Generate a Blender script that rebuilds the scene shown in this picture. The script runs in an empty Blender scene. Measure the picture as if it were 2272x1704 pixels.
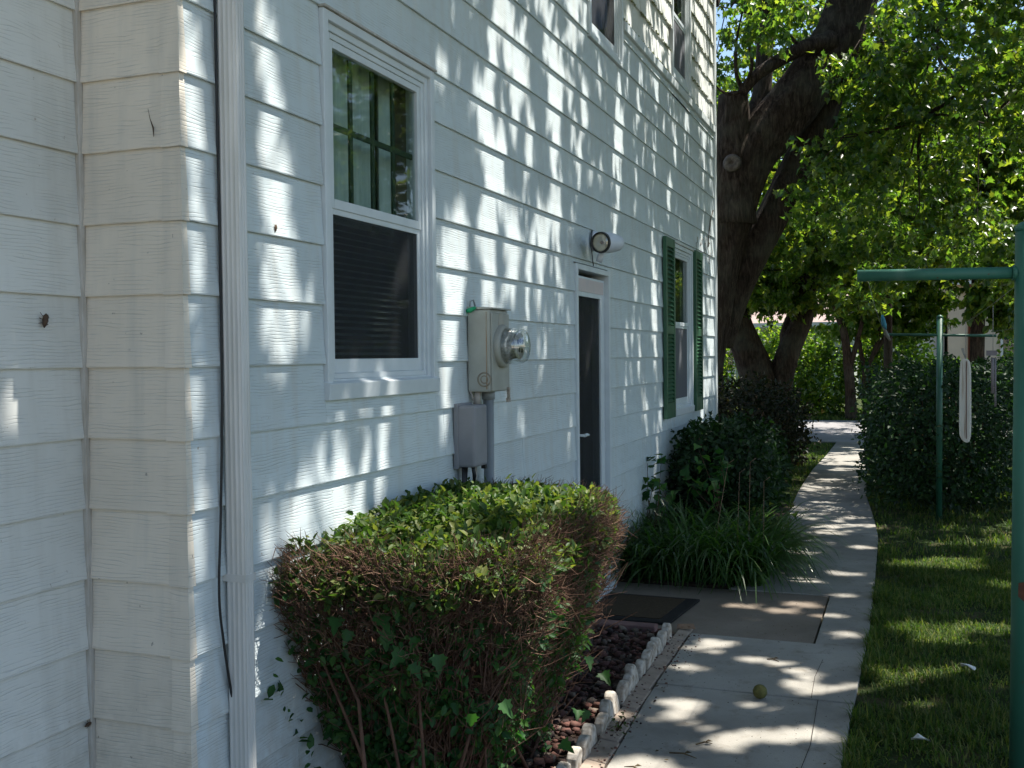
import bpy, math, random
import numpy as np
from mathutils import Vector, Matrix

random.seed(7)
rng = np.random.default_rng(11)
SC = bpy.context.scene
COL = SC.collection

# ------------------------------------------------------------------ camera
cam_d = bpy.data.cameras.new('camera')
cam_d.sensor_width = 36.0
cam_d.angle = 2 * math.atan(1136 / 2300)
cam_d.clip_start = 0.05
cam_d.clip_end = 500
cam = bpy.data.objects.new('camera', cam_d)
COL.objects.link(cam)
_f = Vector((-0.35592, 0.934125, -0.02705))
_r = Vector((0.934516, 0.35578, -0.009996))
_u = Vector((-0.000286, 0.028836, 0.999584))
cam.matrix_world = Matrix(((_r.x, _u.x, -_f.x, 0), (_r.y, _u.y, -_f.y, 0), (_r.z, _u.z, -_f.z, 1.55), (0, 0, 0, 1)))
SC.camera = cam

# ------------------------------------------------------------------ light
SUN_EL = math.radians(64)
SUN_H = Vector((0.82, 0.572))                    # horizontal direction towards the sun
SUN = Vector((SUN_H.x * math.cos(SUN_EL), SUN_H.y * math.cos(SUN_EL), math.sin(SUN_EL)))
world = bpy.data.worlds.new('World')
SC.world = world
world.use_nodes = True
wn = world.node_tree
sky = wn.nodes.new('ShaderNodeTexSky')
sky.sky_type = 'NISHITA'
sky.sun_disc = False
sky.sun_elevation = SUN_EL
sky.sun_rotation = math.atan2(SUN_H.x, SUN_H.y)
sky.air_density = 1.0
sky.dust_density = 0.5
sky.ozone_density = 1.2
wn.links.new(sky.outputs[0], wn.nodes['Background'].inputs[0])
wn.nodes['Background'].inputs[1].default_value = 0.10
sun_d = bpy.data.lights.new('sun', 'SUN')
sun_d.energy = 5.0
sun_d.angle = math.radians(0.5)
sun_d.color = (1.0, 0.95, 0.87)
sun = bpy.data.objects.new('sun', sun_d)
sun.rotation_euler = SUN.to_track_quat('Z', 'Y').to_euler()
sun.location = (10, 10, 30)
COL.objects.link(sun)
SC.view_settings.view_transform = 'Standard'
SC.view_settings.look = 'None'
SC.view_settings.gamma = 1
SC.view_settings.exposure = 1.16
SC.cycles.use_denoising = True
SC.cycles.max_bounces = 8
SC.cycles.diffuse_bounces = 4
SC.cycles.transparent_max_bounces = 12
SC.cycles.caustics_reflective = False
SC.cycles.caustics_refractive = False
SC.cycles.sample_clamp_indirect = 6


# ------------------------------------------------------------------ helpers
class NT:
    def __init__(self, name):
        self.m = bpy.data.materials.new(name)
        self.m.use_nodes = True
        self.t = self.m.node_tree
        self.b = self.t.nodes['Principled BSDF']

    def n(self, kind, **kw):
        x = self.t.nodes.new(kind)
        for k, v in kw.items():
            if k.startswith('i_'):
                key = k[2:]
                key = int(key) if key.isdigit() else key.replace('_', ' ')
                x.inputs[key].default_value = v
            else:
                setattr(x, k, v)
        return x

    def l(self, a, b):
        self.t.links.new(a, b)


def rgba(c):
    return (c[0], c[1], c[2], 1)


def ramp(nt, src, stops):
    r = nt.n('ShaderNodeValToRGB')
    el = r.color_ramp.elements
    el[0].position, el[0].color = stops[0][0], rgba(stops[0][1])
    el[1].position, el[1].color = stops[-1][0], rgba(stops[-1][1])
    for p, c in stops[1:-1]:
        e = el.new(p)
        e.color = rgba(c)
    nt.l(src, r.inputs[0])
    return r.outputs[0]


def pos(nt, scale=(1, 1, 1)):
    g = nt.n('ShaderNodeNewGeometry')
    mp = nt.n('ShaderNodeMapping')
    mp.inputs['Scale'].default_value = scale
    nt.l(g.outputs['Position'], mp.inputs['Vector'])
    return mp.outputs[0]


def noise(nt, vec, scale, detail=4, rough=.55, dist=0):
    x = nt.n('ShaderNodeTexNoise')
    x.inputs['Scale'].default_value = scale
    x.inputs['Detail'].default_value = detail
    x.inputs['Roughness'].default_value = rough
    x.inputs['Distortion'].default_value = dist
    nt.l(vec, x.inputs['Vector'])
    return x.outputs['Fac']


def bump(nt, h, strength, dist, prev=None):
    b = nt.n('ShaderNodeBump')
    b.inputs['Strength'].default_value = strength
    b.inputs['Distance'].default_value = dist
    nt.l(h, b.inputs['Height'])
    if prev is not None:
        nt.l(prev, b.inputs['Normal'])
    nt.l(b.outputs[0], nt.b.inputs['Normal'])
    return b.outputs[0]


def mixc(nt, fac, a, b):
    m = nt.n('ShaderNodeMix', data_type='RGBA')
    for s, i in ((fac, 0), (a, 6), (b, 7)):
        if isinstance(s, (int, float)):
            m.inputs[i].default_value = s
        elif isinstance(s, tuple):
            m.inputs[i].default_value = rgba(s)
        else:
            nt.l(s, m.inputs[i])
    return m.outputs[2]


def simple_mat(name, c1, c2=None, scale=8, rough=.5, spec=.5, metal=0, bs=0, bd=.002, bscale=60, stretch=(1, 1, 1), detail=5):
    nt = NT(name)
    if c2 is None:
        c2 = tuple(v * .85 for v in c1)
    f = noise(nt, pos(nt, stretch), scale, detail)
    nt.l(ramp(nt, f, [(.35, c1), (.65, c2)]), nt.b.inputs['Base Color'])
    nt.b.inputs['Roughness'].default_value = rough
    nt.b.inputs['Specular IOR Level'].default_value = spec
    nt.b.inputs['Metallic'].default_value = metal
    if bs:
        bump(nt, noise(nt, pos(nt, stretch), bscale, 4), bs, bd)
    return nt.m


def siding_mat(name, along, ca=(.545, .615, .635), cb=(.615, .685, .70)):
    """embossed aluminium siding: wavy wood-grain grooves running along the board"""
    nt = NT(name)
    st = (.30, .30, 1.0)
    p = pos(nt, st)
    w = nt.n('ShaderNodeTexWave', wave_type='BANDS', bands_direction='Z')
    w.inputs['Scale'].default_value = 30
    w.inputs['Distortion'].default_value = 9.0
    w.inputs['Detail'].default_value = 2.2
    w.inputs['Detail Scale'].default_value = .55
    w.inputs['Detail Roughness'].default_value = .55
    nt.l(p, w.inputs['Vector'])
    groove = ramp(nt, w.outputs['Fac'], [(.0, (0, 0, 0)), (.16, (.75, .75, .75)), (.4, (1, 1, 1))])
    mask = noise(nt, pos(nt, (.5, .5, 1.4)), 22, 3)
    mk = ramp(nt, mask, [(.38, (0, 0, 0)), (.58, (1, 1, 1))])
    h = mixc(nt, mk, (1, 1, 1), groove)
    big = noise(nt, pos(nt), 2.2, 5)
    col = ramp(nt, big, [(.3, ca), (.7, cb)])
    # fine dirt and scattered specks
    sp = noise(nt, pos(nt), 55, 2)
    spk = ramp(nt, sp, [(.735, (0, 0, 0)), (.78, (1, 1, 1))])
    col = mixc(nt, spk, col, (.36, .33, .28))
    streak = noise(nt, pos(nt, (9, 9, .7)), 1.6, 6, .6)
    sk = ramp(nt, streak, [(.48, (0, 0, 0)), (.78, (.6, .6, .6))])
    col = mixc(nt, sk, col, (.52, .51, .46))
    gl = ramp(nt, groove, [(0, (.5, .5, .5)), (.5, (0, 0, 0))])
    gm = nt.n('ShaderNodeMix', data_type='RGBA', blend_type='MULTIPLY')
    gm.inputs[0].default_value = 1
    nt.l(gl, gm.inputs[6]); nt.l(mk, gm.inputs[7])
    col = mixc(nt, gm.outputs[2], col, (.40, .41, .40))
    # rain splash dirt kicked up from the soil
    gp = nt.n('ShaderNodeNewGeometry'); sx = nt.n('ShaderNodeSeparateXYZ'); nt.l(gp.outputs['Position'], sx.inputs[0])
    hz = nt.n('ShaderNodeMapRange'); hz.inputs[1].default_value = .75; hz.inputs[2].default_value = .05; hz.inputs[3].default_value = 0; hz.inputs[4].default_value = .75
    nt.l(sx.outputs[2], hz.inputs[0])
    dn = ramp(nt, noise(nt, pos(nt), 14, 6, .7), [(.38, (0, 0, 0)), (.7, (1, 1, 1))])
    mu = nt.n('ShaderNodeMath', operation='MULTIPLY'); nt.l(hz.outputs[0], mu.inputs[0]); nt.l(dn, mu.inputs[1])
    col = mixc(nt, mu.outputs[0], col, (.30, .27, .21))
    oi = nt.n('ShaderNodeObjectInfo'); hv = nt.n('ShaderNodeHueSaturation'); mr = nt.n('ShaderNodeMapRange')
    mr.inputs[3].default_value = .94; mr.inputs[4].default_value = 1.04
    nt.l(oi.outputs['Random'], mr.inputs[0]); nt.l(mr.outputs[0], hv.inputs['Value']); nt.l(col, hv.inputs['Color'])
    col = hv.outputs[0]
    nt.l(col, nt.b.inputs['Base Color'])
    nt.b.inputs['Roughness'].default_value = .46
    nt.b.inputs['Specular IOR Level'].default_value = .35
    b1 = bump(nt, noise(nt, pos(nt), 3.5, 2), .35, .01)
    bump(nt, h, .75, .0011, b1)
    return nt.m


def leaf_mat(name, dark, mid, light, trans=.45, rough=.34, spec=.55, tcol=None):
    nt = NT(name)
    g = nt.n('ShaderNodeNewGeometry')
    col = ramp(nt, g.outputs['Random Per Island'], [(0, dark), (.55, mid), (1, light)])
    v = noise(nt, pos(nt), 1.1, 3)
    hs = nt.n('ShaderNodeHueSaturation')
    nt.l(col, hs.inputs['Color'])
    mr = nt.n('ShaderNodeMapRange')
    mr.inputs[1].default_value = .3; mr.inputs[2].default_value = .7
    mr.inputs[3].default_value = .7; mr.inputs[4].default_value = 1.3
    nt.l(v, mr.inputs[0]); nt.l(mr.outputs[0], hs.inputs['Value'])
    nt.l(hs.outputs[0], nt.b.inputs['Base Color'])
    nt.b.inputs['Roughness'].default_value = rough
    nt.b.inputs['Specular IOR Level'].default_value = spec
    tr = nt.n('ShaderNodeBsdfTranslucent')
    k = tcol or (1.9, 2.2, .7)
    mm = nt.n('ShaderNodeMix', data_type='RGBA', blend_type='MULTIPLY')
    mm.inputs[0].default_value = 1
    mm.inputs[7].default_value = rgba(k)
    nt.l(hs.outputs[0], mm.inputs[6])
    nt.l(mm.outputs[2], tr.inputs['Color'])
    mx = nt.n('ShaderNodeMixShader')
    mx.inputs[0].default_value = trans
    out = nt.t.nodes['Material Output']
    nt.l(nt.b.outputs[0], mx.inputs[1]); nt.l(tr.outputs[0], mx.inputs[2])
    nt.l(mx.outputs[0], out.inputs['Surface'])
    return nt.m


def bark_mat(name, c1, c2, c3):
    nt = NT(name)
    p = pos(nt, (1, 1, .22))
    a = noise(nt, p, 26, 6, .65, .6)
    b = noise(nt, pos(nt), 2.5, 4)
    col = ramp(nt, a, [(.34, c1), (.5, c2), (.68, c3)])
    col = mixc(nt, ramp(nt, b, [(.45, (0, 0, 0)), (.75, (.55, .55, .55))]), col, (.10, .10, .075))
    nt.l(col, nt.b.inputs['Base Color'])
    nt.b.inputs['Roughness'].default_value = .92
    nt.b.inputs['Specular IOR Level'].default_value = .15
    bump(nt, a, 1.0, .04)
    return nt.m


def glass_mat(name, tint=(1, 1, 1), ior=1.5, extra=0.0):
    nt = NT(name)
    t = nt.t
    fr = nt.n('ShaderNodeFresnel'); fr.inputs[0].default_value = ior
    ad = nt.n('ShaderNodeMath', operation='ADD', use_clamp=True); ad.inputs[1].default_value = extra
    nt.l(fr.outputs[0], ad.inputs[0])
    tr = nt.n('ShaderNodeBsdfTransparent'); tr.inputs[0].default_value = rgba(tint)
    gl = nt.n('ShaderNodeBsdfGlossy'); gl.inputs['Roughness'].default_value = .02
    bm = nt.n('ShaderNodeBump'); bm.inputs['Strength'].default_value = .04; bm.inputs['Distance'].default_value = .02
    nt.l(noise(nt, pos(nt), 5, 1), bm.inputs['Height']); nt.l(bm.outputs[0], gl.inputs['Normal'])
    gb = nt.n('ShaderNodeNewGeometry')
    om = nt.n('ShaderNodeMath', operation='SUBTRACT'); om.inputs[0].default_value = 1.0
    nt.l(gb.outputs['Backfacing'], om.inputs[1])
    ml = nt.n('ShaderNodeMath', operation='MULTIPLY')
    nt.l(ad.outputs[0], ml.inputs[0]); nt.l(om.outputs[0], ml.inputs[1])
    mx = nt.n('ShaderNodeMixShader')
    nt.l(ml.outputs[0], mx.inputs[0]); nt.l(tr.outputs[0], mx.inputs[1]); nt.l(gl.outputs[0], mx.inputs[2])
    nt.l(mx.outputs[0], t.nodes['Material Output'].inputs['Surface'])
    return nt.m


def screen_mat(name, c, opacity):
    nt = NT(name)
    nt.b.inputs['Base Color'].default_value = rgba(c)
    nt.b.inputs['Roughness'].default_value = .8
    tr = nt.n('ShaderNodeBsdfTransparent')
    mx = nt.n('ShaderNodeMixShader'); mx.inputs[0].default_value = opacity
    nt.l(tr.outputs[0], mx.inputs[1]); nt.l(nt.b.outputs[0], mx.inputs[2])
    nt.l(mx.outputs[0], nt.t.nodes['Material Output'].inputs['Surface'])
    return nt.m


def tag(o, label=None, cat=None, group=None, kind=None):
    if label: o['label'] = label
    if cat: o['category'] = cat
    if group: o['group'] = group
    if kind: o['kind'] = kind
    return o


def empty(name, loc=(0, 0, 0), label=None, cat=None, group=None, kind=None, parent=None):
    o = bpy.data.objects.new(name, None)
    o.empty_display_size = .1
    o.location = loc
    COL.objects.link(o)
    if parent:
        o.parent = parent
    return tag(o, label, cat, group, kind)


def wpos(o):
    p = Vector((0, 0, 0))
    while o:
        p += Vector(o.location)
        o = o.parent
    return p


def link_mesh(me, name, mat, parent, origin):
    o = bpy.data.objects.new(name, me)
    if mat:
        me.materials.append(mat)
    COL.objects.link(o)
    if parent is not None:
        o.parent = parent
        o.location = Vector(origin) - wpos(parent)
    else:
        o.location = origin
    return o


class MB:
    """collects verts and faces in world coordinates"""

    def __init__(self):
        self.v = []
        self.f = []
        self.smooth = []

    def add(self, vs, fs, smooth=False):
        n = len(self.v)
        self.v += [tuple(x) for x in vs]
        self.f += [tuple(i + n for i in f) for f in fs]
        self.smooth += [smooth] * len(fs)
        return self

    def box(self, x0, x1, y0, y1, z0, z1):
        x0, x1 = sorted((x0, x1)); y0, y1 = sorted((y0, y1)); z0, z1 = sorted((z0, z1))
        v = [(x0, y0, z0), (x1, y0, z0), (x1, y1, z0), (x0, y1, z0), (x0, y0, z1), (x1, y0, z1), (x1, y1, z1), (x0, y1, z1)]
        return self.add(v, [(0, 3, 2, 1), (4, 5, 6, 7), (0, 1, 5, 4), (1, 2, 6, 5), (2, 3, 7, 6), (3, 0, 4, 7)])

    def prism(self, poly, vec):
        """closed polygon extruded along vec"""
        n = len(poly); vec = Vector(vec)
        v = [Vector(p) for p in poly] + [Vector(p) + vec for p in poly]
        f = [tuple(range(n - 1, -1, -1)), tuple(range(n, 2 * n))]
        f += [(i, (i + 1) % n, n + (i + 1) % n, n + i) for i in range(n)]
        return self.add(v, f)

    def tube(self, pts, rad, n=8, caps=True, jit=0, smooth=True):
        pts = [Vector(p) for p in pts]
        if not isinstance(rad, (list, tuple)):
            rad = [rad] * len(pts)
        ref = None
        vs = []
        for i, p in enumerate(pts):
            d = (pts[min(i + 1, len(pts) - 1)] - pts[max(i - 1, 0)])
            d = d.normalized() if d.length > 1e-9 else Vector((0, 0, 1))
            if ref is None:
                ref = Vector((1, 0, 0)) if abs(d.x) < .8 else Vector((0, 1, 0))
            a = (ref - d * ref.dot(d)).normalized()
            b = d.cross(a)
            ref = a
            for k in range(n):
                t = 2 * math.pi * k / n
                r = rad[i] * (1 + (random.uniform(-jit, jit) if jit else 0))
                vs.append(p + a * math.cos(t) * r + b * math.sin(t) * r)
        fs = []
        m = len(pts)
        for i in range(m - 1):
            for k in range(n):
                fs.append((i * n + k, i * n + (k + 1) % n, (i + 1) * n + (k + 1) % n, (i + 1) * n + k))
        if caps:
            fs.append(tuple(range(n - 1, -1, -1)))
            fs.append(tuple((m - 1) * n + k for k in range(n)))
        self.add(vs, fs, smooth)
        if caps:
            self.smooth[-1] = self.smooth[-2] = False
        return self

    def lathe(self, o, axis, prof, n=24, smooth=True, cap=True):
        """profile of (distance along axis, radius)"""
        o = Vector(o); axis = Vector(axis).normalized()
        pts = [o + axis * t for t, r in prof]
        ref = Vector((0, 0, 1)) if abs(axis.z) < .8 else Vector((1, 0, 0))
        a = (ref - axis * ref.dot(axis)).normalized(); b = axis.cross(a)
        vs = []
        for p, (t, r) in zip(pts, prof):
            for k in range(n):
                q = 2 * math.pi * k / n
                vs.append(p + (a * math.cos(q) + b * math.sin(q)) * max(r, 1e-5))
        fs = []
        for i in range(len(prof) - 1):
            for k in range(n):
                fs.append((i * n + k, i * n + (k + 1) % n, (i + 1) * n + (k + 1) % n, (i + 1) * n + k))
        if cap:
            fs.append(tuple(range(n - 1, -1, -1)))
            fs.append(tuple((len(prof) - 1) * n + k for k in range(n)))
        return self.add(vs, fs, smooth)

    def build(self, name, mat, parent=None, origin=None, bevel=0):
        if origin is None:
            if parent is not None:
                origin = wpos(parent)
            else:
                a = np.array(self.v); origin = (float(a[:, 0].mean()), float(a[:, 1].mean()), float(a[:, 2].min()))
        o0 = Vector(origin)
        me = bpy.data.meshes.new(name)
        me.from_pydata([tuple(Vector(v) - o0) for v in self.v], [], self.f)
        me.polygons.foreach_set('use_smooth', self.smooth)
        me.update()
        o = link_mesh(me, name, mat, parent, origin)
        if bevel:
            md = o.modifiers.new('bevel', 'BEVEL')
            md.width = bevel; md.segments = 2; md.limit_method = 'ANGLE'
            md.angle_limit = math.radians(40)
        return o


def np_mesh(name, V, F, mat, parent=None, origin=(0, 0, 0), smooth=False):
    """V (n,3) world coordinates, F (m,k) uniform faces"""
    me = bpy.data.meshes.new(name)
    V = (V - np.array(origin, dtype=float)).astype(np.float32)
    me.vertices.add(len(V)); me.vertices.foreach_set('co', V.ravel())
    k = F.shape[1]
    me.loops.add(F.size); me.loops.foreach_set('vertex_index', F.astype(np.int32).ravel())
    me.polygons.add(len(F))
    me.polygons.foreach_set('loop_start', np.arange(0, F.size, k, dtype=np.int32))
    me.polygons.foreach_set('loop_total', np.full(len(F), k, dtype=np.int32))
    if smooth:
        me.polygons.foreach_set('use_smooth', np.ones(len(F), dtype=bool))
    me.update(calc_edges=True)
    return link_mesh(me, name, mat, parent, origin)


SHAPES = {}
# (along, across) outline; two halves share the midrib
def shape(name, half):
    """half outline from base to tip on one side -> two polygons of len(half) verts"""
    h = np.array(half, float)
    o = h.copy(); o[:, 1] *= -1
    SHAPES[name] = (np.vstack([h, o[1:-1]]), len(half))


shape('maple', [(0, 0), (.10, .20), (-.02, .46), (.30, .30), (.42, .50), (.56, .22), (1, 0)])
shape('lobed', [(0, 0), (.02, .22), (.12, .44), (.34, .36), (.50, .42), (.66, .24), (1, 0)])
shape('seedling', [(0, 0), (-.05, .28), (.10, .32), (.20, .54), (.34, .33), (.52, .38), (.60, .19), (.80, .15), (1, 0)])
shape('oval', [(0, 0), (.30, .27), (.68, .24), (1, 0)])
shape('dia', [(0, 0), (.45, .30), (1, 0)])
shape('ivy', [(0, 0), (.05, .38), (.42, .42), (.55, .22), (1, 0)])


def unit(a):
    return a / np.maximum(np.linalg.norm(a, axis=1, keepdims=True), 1e-9)


def leaf_arrays(P, D, N, S, shp, fold=.35, curl=.25):
    """P base points, D tip directions, N approx normals, S sizes"""
    pts, hn = SHAPES[shp]
    D = unit(D); A = unit(np.cross(N, D)); N = np.cross(D, A)
    u = pts[:, 0][None, :, None]; w = pts[:, 1][None, :, None]
    z = np.abs(w) * fold - curl * u * u
    V = P[:, None, :] + S[:, None, None] * (D[:, None, :] * u + A[:, None, :] * w + N[:, None, :] * z)
    m = len(pts)
    first = list(range(hn))
    second = [0] + list(range(hn, m)) + [hn - 1]
    second = second[::-1]
    F = np.array([first, second])
    n = len(P)
    Fa = (np.arange(n) * m)[:, None, None] + F[None]
    return V.reshape(-1, 3), Fa.reshape(-1, hn)


def rand_dirs(n, r=rng):
    return unit(r.normal(size=(n, 3)))


def spray_leaves(C, per, twig, size, droop=.5, r=rng):
    """clusters of leaves along short drooping twigs: returns P, D, N, S"""
    n = len(C)
    T = rand_dirs(n, r); T[:, 2] = T[:, 2] * .5 - droop * .4; T = unit(T)
    t = r.uniform(-.5, .5, (n, per))
    P = C[:, None, :] + T[:, None, :] * (t * twig)[..., None] + r.normal(size=(n, per, 3)) * .03
    P = P.reshape(-1, 3)
    k = len(P)
    D = rand_dirs(k, r); D[:, 2] = D[:, 2] * .6 - droop; D = unit(D)
    N = rand_dirs(k, r) * .75; N[:, 2] += .8
    S = r.uniform(.65, 1.15, k) * size
    return P, D, N, S


# ------------------------------------------------------------------ materials
WX = -1.871          # plane of the long wall's siding
LX = -2.22           # plane of the set-back wall on the left
RY = 2.36            # plane of the return between them
M = {}
M['siding'] = siding_mat('white_embossed_siding', 'y')
M['siding_mid'] = siding_mat('half_bounce_warmed_siding', 'y', (.62, .625, .585), (.69, .695, .655))  # same siding with some of the warm bounce light put into its colour
M['siding_warmlit'] = siding_mat('bounce_warmed_siding', 'y', (.69, .63, .53), (.76, .70, .60))  # same siding, warm ground bounce painted into the colour of return and corner caps
M['trim'] = simple_mat('white_trim_paint', (.60, .65, .66), (.54, .58, .59), 6, .4, .4, bs=.15, bd=.002, bscale=30)
M['frame'] = simple_mat('window_frame_white', (.64, .69, .71), (.58, .63, .65), 9, .38, .45)
M['spout'] = simple_mat('white_downspout_metal', (.64, .64, .62), (.55, .55, .52), 5, .38, .5, stretch=(6, 6, .6))
M['strip'] = simple_mat('corner_strip_metal', (.52, .50, .46), (.40, .37, .32), 12, .5, .4, stretch=(4, 4, 1))
M['inside'] = simple_mat('dark_interior', (.05, .055, .055), (.04, .04, .045), 3, .9, .1)
M['sheath'] = simple_mat('wall_sheathing', (.25, .22, .18), (.2, .18, .15), 3, .9, .1)
M['glass'] = glass_mat('window_glass', (.86, .92, .90), 1.5, .03)
M['domeglass'] = glass_mat('meter_dome_glass', (.93, .95, .94), 1.55, .16)
M['screen'] = screen_mat('insect_screen', (.012, .015, .020), .46)
M['screenlight'] = screen_mat('grey_insect_screen', (.12, .125, .14), .86)
M['muntin'] = simple_mat('muntin_dark_green', (.03, .05, .03), (.02, .04, .025), 8, .6, .3)
M['blind'] = simple_mat('blind_slats', (.78, .80, .80), (.70, .72, .72), 4, .6, .3)
M['curtain'] = simple_mat('curtain_fabric', (.62, .66, .63), (.48, .53, .50), 5, .9, .1, stretch=(1, 12, .4))
M['shutter'] = simple_mat('green_shutter_paint', (.030, .115, .055), (.022, .085, .042), 7, .42, .5)
M['meter'] = simple_mat('meter_box_grey_paint', (.40, .41, .37), (.33, .33, .29), 9, .5, .4, bs=.1, bd=.001, bscale=40)
M['meterrust'] = simple_mat('rusty_stain_metal', (.42, .40, .34), (.30, .17, .08), 6, .7, .3)
M['meterdark'] = simple_mat('worn_meter_paint', (.30, .27, .21), (.22, .19, .15), 30, .7, .3)
M['box'] = simple_mat('cable_box_grey_plastic', (.26, .26, .28), (.22, .22, .235), 7, .55, .4)
M['pipe'] = simple_mat('grey_conduit', (.25, .27, .28), (.20, .22, .23), 8, .5, .5)
M['pipe2'] = simple_mat('beige_conduit', (.42, .38, .33), (.34, .30, .26), 8, .5, .4)
M['black'] = simple_mat('black_rubber', (.012, .012, .013), (.02, .02, .02), 9, .5, .4)
M['chrome'] = simple_mat('meter_metal', (.36, .36, .34), (.16, .16, .155), 60, .45, .5, metal=.15)
M['greentape'] = simple_mat('green_plastic_tie', (.01, .30, .13), (.01, .24, .10), 9, .5, .4)
M['lampbody'] = simple_mat('lamp_white_enamel', (.62, .66, .72), (.55, .59, .66), 8, .4, .5)
M['lampglass'] = simple_mat('lamp_reflector', (.75, .68, .50), (.50, .50, .44), 16, .2, .8, metal=.3)
M['concrete'] = None
def mulch_mat():
    nt = NT('mixed_red_mulch')
    g = nt.n('ShaderNodeNewGeometry')
    col = ramp(nt, g.outputs['Random Per Island'], [(0, (.03, .02, .017)), (.35, (.085, .038, .030)), (.65, (.14, .060, .045)), (.85, (.075, .055, .04)), (1, (.22, .17, .13))])
    nt.l(col, nt.b.inputs['Base Color']); nt.b.inputs['Roughness'].default_value = .95
    bump(nt, noise(nt, pos(nt), 160, 3), .6, .003)
    return nt.m


M['mulch'] = mulch_mat()
M['soil'] = simple_mat('dark_soil', (.045, .032, .024), (.028, .02, .016), 12, .95, .1, bs=.8, bd=.03, bscale=30)
M['scallop'] = simple_mat('scalloped_edging_concrete', (.52, .48, .42), (.24, .20, .155), 30, .85, .2, bs=.4, bd=.003, bscale=90)
M['edgebase'] = simple_mat('edging_foot_concrete', (.34, .275, .22), (.24, .19, .15), 14, .9, .2, bs=.4, bd=.004, bscale=70)
M['mat_rim'] = simple_mat('doormat_black_rubber', (.012, .011, .011), (.018, .017, .016), 20, .8, .2, bs=.4, bd=.002, bscale=150)
M['mat_mid'] = simple_mat('doormat_brown_carpet', (.075, .055, .035), (.05, .037, .025), 60, .95, .1, bs=.8, bd=.003, bscale=300)
M['redstone'] = simple_mat('red_sandstone', (.22, .13, .12), (.15, .09, .085), 14, .9, .2, bs=.5, bd=.004, bscale=60)
M['pole'] = simple_mat('green_pole_paint', (.034, .155, .108), (.027, .125, .088), 9, .45, .5, bs=.15, bd=.001, bscale=60)
def pole_mat(name, c1, c2):
    nt = NT(name)
    col = ramp(nt, noise(nt, pos(nt, (1, 1, .5)), 7, 5), [(.35, c1), (.65, c2)])
    chip = noise(nt, pos(nt), 46, 5, .7)
    col = mixc(nt, ramp(nt, chip, [(.665, (0, 0, 0)), (.69, (1, 1, 1))]), col, (.10, .055, .03))
    fade = noise(nt, pos(nt, (3, 3, .4)), 8, 5)
    col = mixc(nt, ramp(nt, fade, [(.52, (0, 0, 0)), (.75, (.5, .5, .5))]), col, (.10, .20, .16))
    nt.l(col, nt.b.inputs['Base Color']); nt.b.inputs['Roughness'].default_value = .55
    bump(nt, chip, .3, .001)
    return nt.m


M['pole'] = pole_mat('weathered_green_pole_paint', (.034, .155, .108), (.027, .125, .088))
M['pole2'] = simple_mat('dark_green_pole_paint', (.022, .105, .065), (.018, .08, .05), 9, .45, .5)
M['rust'] = simple_mat('rust_patch', (.16, .07, .04), (.10, .05, .035), 30, .9, .1)
M['rope'] = simple_mat('grey_rope', (.33, .32, .30), (.26, .25, .24), 60, .9, .1)
M['bluecloth'] = simple_mat('faded_blue_cord', (.10, .34, .48), (.07, .26, .40), 20, .8, .2)
M['greyrod'] = simple_mat('dull_grey_rod', (.22, .20, .21), (.17, .15, .16), 20, .6, .4)
M['ball'] = simple_mat('dull_green_ball', (.13, .13, .045), (.085, .085, .03), 40, .85, .15, bs=.8, bd=.004, bscale=120)
M['paper'] = simple_mat('white_paper_litter', (.72, .71, .68), (.62, .61, .58), 12, .8, .2)
M['twig'] = simple_mat('hedge_twig', (.15, .085, .058), (.085, .050, .036), 22, .85, .15)
M['dry'] = simple_mat('dry_tan_twig', (.26, .17, .11), (.18, .11, .075), 22, .85, .15)
M['insect'] = simple_mat('brown_insect_shell', (.10, .06, .035), (.05, .03, .02), 60, .6, .3)
M['debris'] = simple_mat('dry_leaf_debris', (.12, .09, .05), (.07, .05, .03), 30, .9, .1)
M['bark'] = bark_mat('maple_bark', (.013, .009, .007), (.042, .029, .022), (.090, .068, .052))
M['barkwarm'] = bark_mat('rough_brown_bark', (.012, .008, .006), (.040, .026, .018), (.075, .05, .033))
M['knot'] = simple_mat('healed_branch_scar', (.17, .145, .125), (.08, .066, .056), 20, .9, .1, bs=.5, bd=.01, bscale=40)
M['maple'] = leaf_mat('maple_leaves', (.022, .055, .016), (.055, .110, .020), (.12, .155, .030), .5, tcol=(3.1, 3.0, .95))
M['maple2'] = leaf_mat('lit_maple_leaves', (.028, .068, .018), (.065, .125, .022), (.13, .165, .032), .52, tcol=(3.2, 3.0, .95))  # brighter copy of the maple leaves, sunlight put into the colour
M['shrubleaf'] = leaf_mat('bright_shrub_leaves', (.035, .085, .018), (.08, .15, .024), (.15, .195, .035), .5, tcol=(3.1, 3.0, .95))
M['hedgetop'] = leaf_mat('young_hedge_leaves', (.030, .075, .020), (.07, .125, .028), (.17, .19, .05), .38, .5, .3, tcol=(1.7, 1.8, .7))
M['hedgeleaf'] = leaf_mat('hedge_leaves', (.018, .065, .020), (.035, .105, .028), (.075, .15, .035), .38, .5, .3, tcol=(1.6, 1.9, .7))
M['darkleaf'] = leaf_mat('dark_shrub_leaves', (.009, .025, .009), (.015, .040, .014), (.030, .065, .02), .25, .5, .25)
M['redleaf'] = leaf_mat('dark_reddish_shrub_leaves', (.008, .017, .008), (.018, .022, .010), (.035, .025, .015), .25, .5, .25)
M['lily'] = leaf_mat('strap_leaves', (.022, .062, .014), (.038, .095, .020), (.080, .14, .032), .4)
M['grass'] = leaf_mat('grass_blades', (.030, .060, .013), (.058, .105, .019), (.17, .165, .060), .35, .6, .2)
M['vine'] = simple_mat('vine_tendril', (.20, .17, .14), (.12, .10, .08), 20, .9, .1)
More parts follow.
